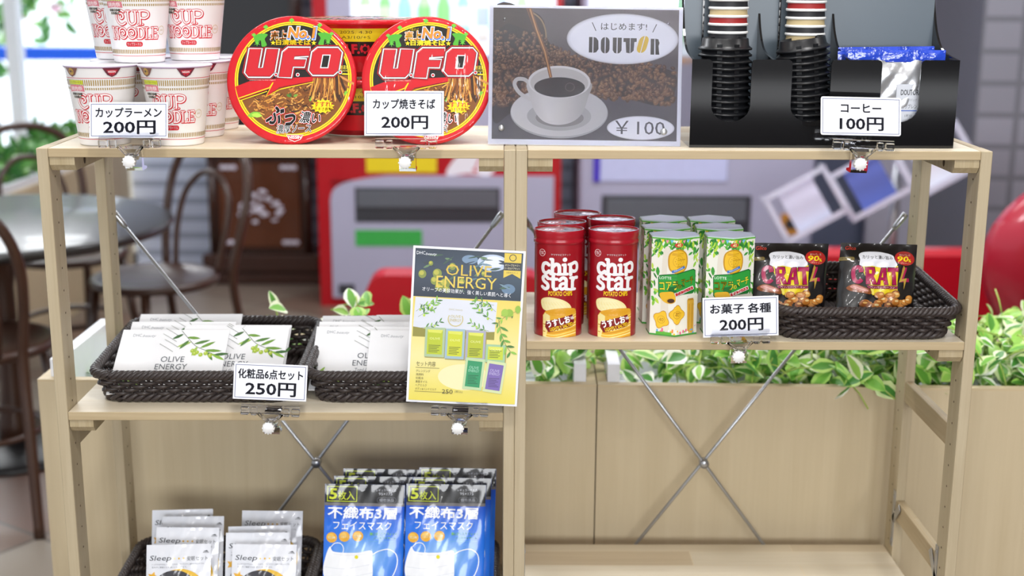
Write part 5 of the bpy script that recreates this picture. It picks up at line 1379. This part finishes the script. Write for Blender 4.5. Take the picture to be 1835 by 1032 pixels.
# ---- black snack bags
def snack_bag():
    w_, h_ = .1130, .1180
    rng = random.Random(14)
    s = Sheet(470, 55, w_ / 800, h_ / 865)      # artwork 70..870 x 55..815
    s.text('Glico', 170, 112, h=40, w=110, col='#c8402e', bold=.01, shear=.2)
    s.rrect(60, 212, 195, 250, 12, '#7a6a3a'); s.text('クラッツ', 127, 231, h=20, w=100, col='#2a2414')
    s.poly([(255, 300), (640, 300), (655, 560), (630, 610), (400, 610), (300, 400)], '#e9cf1f'); s.poly([(300, 315), (350, 320), (420, 600), (390, 600)], '#f4e26a'); s.poly([(560, 315), (600, 315), (610, 600), (570, 600)], '#d8b016')
    s.poly(catmull([(242, 190), (280, 160), (380, 150), (520, 160), (590, 190), (605, 230), (630, 300), (520, 330), (380, 310), (255, 310), (248, 240)], 6, True), '#e6e7ee'); s.ell(330, 290, 60, 24, '#f3f3f7'); s.ell(480, 295, 70, 26, '#f0f0f5')
    s.text('カリッと濃い旨み', 430, 215, h=42, w=310, col='#2a2a2e', bold=.012, rot=.03)
    s.ell(722, 215, 112, 78, '#b3231f', n=36); s.ell(722, 172, 66, 24, '#8e1a18', n=24); s.text('カルビー味' if False else 'おいしさ', 722, 178, h=22, w=120, col='#f0c8b8'); s.text('90', 695, 225, h=56, w=112, col='#f2d822', bold=.02, shear=.15); s.text('%', 768, 240, h=30, w=34, col='#f2d822', bold=.03); s.text('プロテイン', 726, 272, h=16, w=120, col='#f0c8b8')
    MG = '#a8124e'
    def cap(pts, cc=MG): s.poly(pts, cc)
    for o, cc in ((6, '#2a0a18'), (0, MG)):
        s.stroke(catmull([(268, 375), (258, 335), (225, 325), (195, 345), (195, 400), (215, 462), (252, 475), (280, 450)], 5), 40 + o * 2, cc)
        s.poly([(300 - o, 325 - o), (395 + o, 325 - o), (408 + o, 380), (392, 415), (432 + o, 500 + o), (388, 500 + o), (350, 425), (372, 500 + o), (325 - o, 500 + o)], cc)
        s.poly([(470 - o, 328 - o), (515 + o, 328 - o), (548 + o, 500 + o), (508, 500 + o), (500, 455), (472, 455), (472, 500 + o), (432 - o, 500 + o)], cc)
        s.poly([(535 - o, 325 - o), (645 + o, 322 - o), (645 + o, 362 + o), (612, 364), (640 + o, 500 + o), (596 - o, 500 + o), (578, 366), (538 - o, 368)], cc)
        s.poly([(690 - o, 320 - o), (742 + o, 312 - o), (742 + o, 342), (712, 430), (770 + o, 425), (778 + o, 462 + o), (668 - o, 470 + o), (668, 440), (700, 352), (684 - o, 355)], cc)
    s.poly([(338, 352), (368, 352), (372, 388), (345, 390)], '#e9cf1f'); s.poly([(486, 372), (494, 425), (474, 425)], '#e9cf1f')
    s.poly([(700, 295), (722, 320), (690, 440), (745, 425), (722, 548), (712, 455), (662, 475)], '#b9963a')
    s.poly([(330, 512), (655, 512), (650, 545), (345, 545)], '#7e1238'); s.text('ペッパーベーコン', 492, 529, h=24, w=260, col='#f0d8e0')
    s.poly(catmull([(140, 535), (200, 500), (290, 520), (380, 570), (370, 605), (290, 590), (180, 570)], 5, True), '#8a4a20'); s.poly(catmull([(170, 525), (210, 508), (290, 530), (350, 570), (300, 575), (210, 550)], 5, True), '#c98a80'); s.stroke([(200, 522), (320, 565)], 8, '#e2b8ae')
    for i in range(34):
        x, y = rng.uniform(300, 860), rng.uniform(590, 770)
        if x > 500 and x < 560 and y < 600: continue
        rx, ry = rng.uniform(38, 56), rng.uniform(30, 42)
        if x < 380 and y < 630 or (x > 640 and y < 620): continue
        c = rng.choice(['#b9722c', '#a35f22', '#c98436', '#8f4f1c', '#d29a4a'])
        s.ell(x, y, rx, ry, mixc(c, '#3a1c08', .35), n=14); s.ell(x, y - 3, rx * .9, ry * .85, c, n=14); s.ell(x + rng.uniform(-12, 12), y - 12, rx * .45, ry * .3, rng.choice(['#e6c68a', '#d9a860', '#f0d8a0']), n=10)
    s.rect(70, 800, 870, 915, '#141214', ml=.006)
    t = pack_mesh(w_, h_, .030, '#171416', s, PRINT_FILM, 'snack_bag', shear=.11, seed=3, wrinkle=.0011, flat_top=.25)
    return t
bag0 = snack_bag(); tag(bag0, 'left black snack bag standing in the basket beside the biscuit boxes', 'snack bag', 'black snack bags in the basket', (1.0120, .050, ZR + .009), (-.36, .03, .10))
o = bag0.copy(); COL.objects.link(o); tag(o, 'right black snack bag standing in the middle of the basket', 'snack bag', 'black snack bags in the basket', (1.1370, .050, ZR + .009), (-.36, .045, .10))

# ---- white envelopes with olive sprigs
def envelope():
    rng = random.Random(6); w_, h_ = .1570, .1250
    s = Sheet(0, 0, w_ / 785, h_ / 560)          # artwork centred: x -392..392, y 0..560
    s.text('DHC', -278, 52, h=26, w=62, col='#8f949c'); s.text('beauty', -190, 60, h=28, w=100, col='#8f949c', shear=.4)
    OL = ('#6f9a3a', '#8fb84a', '#54803a', '#a3c25a', '#3f6a34')
    s.stroke(catmull([(40, 10), (110, 90), (170, 150), (250, 190), (340, 240)], 6), 4, '#4a5a3a')
    for (x, y, l, a) in ((60, 40, 90, 2.6), (90, 70, 100, .1), (130, 110, 110, 2.7), (150, 130, 120, -.3), (200, 165, 120, -.5), (235, 185, 130, .05), (290, 215, 120, .5), (310, 225, 110, -.1), (180, 150, 90, 1.9), (110, 95, 100, 2.2), (260, 200, 90, 1.0)): s.leaf(x, y, l, 26, a, rng.choice(OL))
    for (x, y) in ((150, 190), (185, 205), (215, 225), (250, 212), (170, 215), (285, 232)): s.ell(x, y, 16, 18, '#a9c23c', n=14); s.ell(x - 4, y - 5, 6, 6, '#d6e08a', n=8)
    for (x, y, l, a) in ((30, 60, 120, 2.5), (20, 110, 120, 2.75), (40, 160, 110, 2.9), (10, 200, 100, 2.6)): s.stroke([(x, y), (x - 60, y - 40), (x - 110, y - 70)], 3, '#5a5f50')
    s.text('OLIVE', 20, 265, h=48, w=170, col='#5c6168', bold=0); s.text('ENERGY', 20, 330, h=48, w=230, col='#5c6168', bold=0); s.text('Total Care Set', 20, 392, h=36, w=190, col='#7c8188'); s.text('Skin Care / Hair Care / Body & Hand Care', 20, 448, h=20, w=290, col='#9a9fa6')
    for (x, y, l, a) in ((-330, 470, 110, -.3), (-330, 480, 120, .1), (-300, 430, 100, .3), (-340, 440, 90, -1.0), (-250, 470, 110, .3)): s.leaf(x, y, l, 24, a, rng.choice(OL))
    s.ell(-255, 425, 30, 22, '#8fae3a', n=16, rot=-.4); s.ell(-330, 505, 26, 20, '#a9c23c', n=16)
    for i in range(5): s.stroke([(-380 + i * 22, 420 - i * 4), (-330 + i * 20, 520)], 3, '#4f5a48')
    b = MB(); b.box(-w_ / 2, w_ / 2, -.0012, .0012, 0, h_, col='#f1f1f3', bev=.0004)
    s.emit(b, lambda u, v, h: (u, -.0012 - h, v + h_), eps=.000014)
    return b.build('envelope', PRINT_SEMI)
env0 = envelope()
LEAN = -1.02
ENV = []
for pile, xc, steps, rz in (('right pile of the left basket', .2180, (.015, .022, .029), -.012), ('left pile of the left basket', .1340, (0, .047, .094), .012), ('left pile of the middle basket', .4165, (.021, .05, .086), .008), ('right pile of the middle basket', .4980, (0, .045, .092), .0)):
    for k, dy in enumerate(steps):
        ENV.append((xc + .0012 * k, .0470 + dy, 'white olive envelope, %s in the %s' % (('front', 'second', 'rearmost')[k], pile), rz + .008 * ((k * 7) % 3 - 1), 0))
for i, (x, y, lb, rz, dz) in enumerate(ENV):
    o = env0 if i == 0 else env0.copy()
    if i: COL.objects.link(o)
    tag(o, lb, 'envelope', 'white olive envelopes in the baskets', (x, y, ZL + .0105 + dz), (LEAN, 0, rz))

# ---- white sleep pouches
def sleep_pouch(seed):
    w_, h_ = .0950, .1240
    s = Sheet(0, 0, w_ / 600, h_ / 800)           # x -300..300, y 0..800
    s.text('Sleep', -165, 132, h=62, w=210, col='#33363f', bold=.0, shear=.15)
    for i in range(3): s.ell(-35 + i * 44, 132, 9, 9, '#e8b62c', n=10, same=i > 0)
    s.text('安眠セット', 178, 134, h=42, w=190, col='#55585f', bold=.0); s.text('ぐっすりおやすみいただくための、アイマスクと耳栓のセットです。', 0, 185, h=16, w=490, col='#7a7d85'); s.text('旅先やご家庭でもお使いいただけます。', -80, 212, h=16, w=330, col='#7a7d85')
    s.poly([(228, 72), (262, 60), (280, 76)], '#55585f'); s.rect(226, 80, 284, 84, '#55585f')
    s.star(-235, 300, 52, '#eab02c', n=5, k=.5, rot=-1.3)
    s.k += 2; s.ell(20, 470, 245, 240, '#efc03a', n=40); s.k += 6; s.ell(-30, 470, 225, 228, '#3c3a40', n=40); s.k += 6
    s.poly([(-190, 330), (130, 330), (165, 420), (100, 480), (-30, 440), (-150, 480), (-210, 420)], '#6e6a70')
    return pack_mesh(w_, h_, .007, '#e9ebf2', s, PRINT_FILM, 'sleep_pouch', seed=seed, wrinkle=.0011, flat_top=.2, nx=26, ny=30, top_wave=.0015)
sp0 = sleep_pouch(5)
SL = [(.1385, .042, 0, 'white sleep pouch at the front of the left stack'), (.1365, .0925, .012, 'white sleep pouch second from the front of the left stack'), (.1385, .1290, .018, 'white sleep pouch third from the front of the left stack'), (.1175, .1570, .017, 'white sleep pouch at the back of the left stack'),
      (.2620, .042, 0, 'white sleep pouch at the front of the right stack'), (.2480, .0735, .012, 'white sleep pouch second from the front of the right stack'), (.2480, .1005, .010, 'white sleep pouch third from the front of the right stack'), (.2540, .1590, .010, 'white sleep pouch at the back of the right stack')]
for i, (x, y, dz, lb) in enumerate(SL):
    o = sp0 if i == 0 else sp0.copy()
    if i: COL.objects.link(o)
    tag(o, lb, 'pouch', 'white sleep pouches on the lower shelf', (x, y, ZBL + .0100 + dz * .4), (-.36, .03 * ((i * 5) % 3 - 1) * .6, .02))

# ---- blue mask packs
def mask_pack():
    w_, h_ = .1180, .2120
    s = Sheet(455, 168, w_ / 770, h_ / (770 * .2120 / .1180))    # artwork 70..840 x 168..
    def bl(x, y): return mixc(mixc('#0f4fc4', '#1a6fe0', (y - 370) / 200), '#9cc4f2', max(0, min(1, 1.15 - math.hypot((x - 450) / 330, (y - 860) / 260))))
    s.rect(72, 372, 838, 1500, bl, ml=.008)
    s.rect(72, 168, 838, 345, '#141519', ml=.01); s.rect(72, 345, 838, 374, '#6d6a6c', ml=.01)
    s.frame(92, 188, 382, 335, 8, '#b9c81e'); s.text('5', 152, 262, h=96, w=66, col='#d3e02a', bold=.03); s.text('枚入', 278, 275, h=84, w=160, col='#c9d626', bold=.02)
    s.text('レギュラーサイズ', 660, 220, h=26, w=190, col='#c8ccd6'); s.text('95×175', 655, 255, h=26, w=130, col='#c8ccd6'); s.rrect(575, 288, 760, 340, 24, '#5a5e68'); s.rrect(579, 292, 756, 336, 20, '#17181c'); s.text('個包装品', 667, 314, h=28, w=140, col='#aeb2bc')
    s.text('不織布3層', 436, 440, h=112, w=660, col='#f4f6fb', bold=.022); s.text('フェイスマスク', 440, 560, h=78, w=560, col='#f4f6fb', bold=.014)
    for x, y, tx in ((148, 680, '立体'), (270, 668, 'ぴったり'), (400, 662, '花粉対策')): s.ell(x, y, 52, 50, '#e6a92a', n=26); s.ell(x - 8, y - 10, 34, 28, '#efbf52', n=18); s.text(tx, x, y, h=24, w=74, col='#fff6dc', bold=.015)
    s.text('顔にぴったりフィット', 645, 638, h=28, w=260, col='#8fe03a', bold=.015); s.text('ノーズワイヤー入', 660, 678, h=26, w=215, col='#8fe03a', bold=.01); s.rect(510, 708, 770, 711, '#6fb8d8')
    s.stroke(catmull([(145, 770), (180, 735), (235, 735), (265, 775), (262, 820)], 6), 9, '#dfe6f2', rnd=True); s.stroke(catmull([(545, 835), (610, 800), (700, 785), (770, 830), (785, 920), (750, 1030), (690, 1100)], 6), 10, '#eef2f8', rnd=True)
    s.poly(catmull([(132, 768), (165, 812), (260, 822), (400, 820), (535, 800), (545, 900), (550, 1050), (500, 1180), (300, 1220), (140, 1160), (75, 1020), (90, 880)], 6, True), '#f2f3f6')
    for y in (905, 990, 1080): s.stroke(catmull([(90, y + 60), (300, y + 70), (548, y + 20)], 6), 5, '#dcdfe6')
    s.stroke(catmull([(160, 835), (330, 846), (540, 824)], 6), 4, '#dcdfe6'); s.ell(392, 862, 18, 18, '#e6dc22', n=14)
    return pack_mesh(w_, h_, .010, '#1a5fd0', s, PRINT_FILM, 'mask_pack', seed=9, wrinkle=.0006, flat_top=.2, nx=28, ny=40)
mp0 = mask_pack()
MK = [(.4085, .0460, .005, 'blue mask pack at the front of the left row'), (.4180, .0780, .0, 'blue mask pack in the middle of the left row'), (.4285, .1080, .0, 'blue mask pack at the back of the left row'),
      (.5290, .0460, .0, 'blue mask pack at the front of the right row'), (.5370, .0720, .0, 'blue mask pack in the middle of the right row'), (.5440, .1120, .0, 'blue mask pack at the back of the right row')]
for i, (x, y, dz, lb) in enumerate(MK):
    o = mp0 if i == 0 else mp0.copy()
    if i: COL.objects.link(o)
    tag(o, lb, 'mask pack', 'blue mask packs on the lower shelf', (x, y, ZBL + .0105 + dz * 0), (-.26 - .004 * i, .03, .03))

# ================================================================== CUP AND LID DISPENSER
def dispenser():
    t = thing('cup_dispenser', 'glossy black acrylic dispenser of cups, lids and coffee bags on the top shelf', 'dispenser', (0, 0, T + .0004))
    x0, x1, yf, yb, zt = .8665, 1.2225, .0295, .1850, .1170
    k = .003
    # front panel with three round-bottomed slots and rounded tab tops
    slots = [(.894, .946), (1.000, 1.052), (1.1195, 1.1715)]
    pts = [(x0, 0), (x1, 0), (x1, zt)]
    def corner(cx, cz, r, a0, a1, n=6): return [(cx + r * math.cos(math.radians(a0 + (a1 - a0) * i / n)), cz + r * math.sin(math.radians(a0 + (a1 - a0) * i / n))) for i in range(n + 1)]
    for i, (a, b_) in enumerate(reversed(slots)):
        r = (b_ - a) / 2; zb = .0345; q = .006
        pts += corner(b_ + q, zt - q, q, 90, 180) + [((a + b_) / 2 + r * math.cos(th), zb + r * .82 - r * .82 * math.sin(-th) if False else zb + r * .82 + r * .82 * math.sin(th)) for th in [-PI * j / 12 for j in range(13)]] + corner(a - q, zt - q, q, 0, 90)
    pts += [(x0, zt)]
    MB().prism(pts, yf, yf + k).build('front_panel', BLACK_ACRYL, t)
    prof = [(yf + k, 0), (yb, 0), (yb, .205), (yb - .03, .205)] + [(p[0], p[1]) for p in catmull([(yb - .03, .205), (yb - .040, .178), (yb - .058, .148), (yb - .090, .126), (yf + k, zt)], 6)[1:]]
    for x in (x0, .973, 1.0765, x1 - k): MB().prism(prof, x, x + k, axis='x').build('divider', BLACK_ACRYL, t)
    MB().box(x0 + k, x1 - k, yf + k, yb, 0, k).build('base', BLACK_ACRYL, t)
    SL_ = P('slate_acrylic', '#56626c', rough=.3, vary=(4, .05))
    MB().box(x0 + k, x1 - k, yb - .042, yb - .039, .03, .44).build('back_panel', SL_, t)
    for xa, xb in ((.8965, .9545), (1.0035, 1.0610)):
        for x in (xa - .0025, xb): MB().box(x, x + .0025, yb - .048, yb - .0425, .10, .44).build('tube_edge', BLACK_ACRYL, t)
    return t
dispenser()
def paper_cup(col):
    t = thing('paper_cup', '', 'cup', (0, 0, 0), group='paper cups stacked upside down in the dispenser')
    MB().lathe([(.0263, .0), (.0259, .0045), (.0210, .062), (.0200, .0625), (0, .0625), (0, .0620), (.0198, .0618), (.0203, .061), (.0254, .004), (.0256, .0005)], 40, col=col).build('sleeve', PRINT_MATT, t)
    MB().lathe([(.0256, .0002), (.0270, .0), (.0277, .0012), (.0277, .0026), (.0268, .0038), (.0259, .0036)], 40).build('rolled_rim', WHITE_PLASTIC, t)
    return t
protos = {c: None for c in ('#a32a2a', '#26262a', '#cdb98c')}
cn = {'#a32a2a': 'red', '#26262a': 'black', '#cdb98c': 'beige'}
ordinal = ['lowest', 'second', 'third', 'fourth', 'fifth', 'sixth', 'seventh', 'eighth', 'ninth', 'topmost']
R_, K_, B_ = '#a32a2a', '#26262a', '#cdb98c'
for si, (xc, zb, seq) in enumerate(((.9262, .1150, [K_, R_, K_, K_, R_, B_, K_, R_, B_, K_]), (1.0330, .1130, [R_, B_, B_, K_, B_, K_, R_, K_, B_, R_]))):
    for i, c in enumerate(seq):
        lb = '%s paper cup, %s from the bottom of the %s stack' % (cn[c], ordinal[i], ('left', 'right')[si]) if i not in (0, 9) else '%s paper cup, %s in the %s stack' % (cn[c], ordinal[i], ('left', 'right')[si])
        loc = (xc, .1130, T + zb + i * .0109)
        if protos[c] is None:
            protos[c] = paper_cup(c); protos[c].location = loc; protos[c]['label'] = lb
        else: dup(protos[c], loc, (0, 0, 0), lb)
def cup_lid():
    t = thing('drink_cover', '', 'lid', (0, 0, 0), group='black cup lids stacked in the dispenser')
    b = MB()
    b.lathe([(.0340, 0), (.0360, .0004), (.0365, .0018), (.0358, .0032), (.0342, .0038), (.0335, .0050), (.0322, .0056), (.0308, .0152), (.0296, .0160), (.0280, .0156), (.0272, .0128), (0, .0128), (0, .0122), (.0268, .0122), (.0300, .0142), (.0312, .0050), (.0335, .0018)], 44)
    b.build('cover_shell', BLACK_PLASTIC, t)
    b = MB()
    for a in (-1.25, -1.95): b.box(-.0035, .0035, -.0006, .0006, .0050, .0085, M=Matrix.Rotation(a + PI / 2, 4, 'Z') @ Matrix.Translation((0, -.0332, 0)))
    b.box(-.004, .004, .018, .0205, .0128, .0132)
    b.build('rib', BLACK_PLASTIC, t)
    return t
lid0 = cup_lid()
first = True
for si, (xb, xt, n) in enumerate(((.9195, .9165, 15), (1.0310, 1.0225, 15))):
    for i in range(n):
        f = i / (n - 1); loc = (xb + (xt - xb) * f, .0720, T + .0060 + i * .0087)
        rot = (0, (0, -.02)[si] * 1.0 if si == 0 else -.15 * f, 0)
        pos_ = 'topmost' if i == n - 1 else ('lowest' if i == 0 else '%s from the bottom' % ['', 'second', 'third', 'fourth', 'fifth', 'sixth', 'seventh', 'eighth', 'ninth', 'tenth', 'eleventh', 'twelfth', 'thirteenth', 'fourteenth'][i])
        lb = 'black cup lid, %s in the %s lid stack' % (pos_, ('left', 'right')[si])
        if first: lid0.location = loc; lid0.rotation_euler = rot; lid0['label'] = lb; first = False
        else: dup(lid0, loc, rot, lb)
# ---- drip coffee bags
def coffee_bag():
    w_, h_ = .1300, .1120
    t = thing('coffee_bag', '', 'coffee bag', (0, 0, 0), group='drip coffee bags in the dispenser')
    pack_mesh(w_, h_, .012, '#d6d8dc', None, P('silver_pouch', '#d4d6da', rough=.28, metal=.75, bump=(24, .55)), 'pouch', t, seed=6, wrinkle=.0014, flat_top=.2)
    pack_mesh(w_ * 1.01, .016, .002, '#2447c0', None, P('blue_seal_film', '#2a4ccc', rough=.2, coat=.6, bump=(60, .6)), 'seal_strip', t, seed=7, wrinkle=.0009, nx=22, ny=6)
    t.children[1].location = (0, -.0004, h_ - .003)
    b = MB(); s = Sheet(0, 0, .0001)
    s.rect(-50, 0, 480, 640, '#c9cdd6'); s.text('DOUTOR', 215, 140, h=90, w=350, col='#34363c', bold=.03); s.text('ドリップパック', 215, 270, h=50, w=300, col='#6a6e78'); s.text('深煎りブレンド', 215, 380, h=80, w=440, col='#3a3d46'); s.rect(-20, 445, 450, 462, '#3a62c0'); s.text('1杯分', 215, 540, h=60, w=140, col='#5a5e68')
    s.emit(b, lambda u, v, h: (.004 + u * .68, -.0072 - h, .080 + v * .78)); b.build('paper_label', PRINT_SEMI, t)
    return t
cb = coffee_bag(); cb.location = (1.1440, .0480, T + .0045); cb.rotation_euler = (-.03, 0, 0); cb['label'] = 'front silver coffee bag with blue top in the right compartment'
dup(cb, (1.1425, .0700, T + .0050), (-.05, -.05, 0), 'silver coffee bag behind the front one, its blue top slanting')
dup(cb, (1.1445, .0920, T + .0065), (-.06, -.015, 0), 'silver coffee bag at the back of the right compartment')
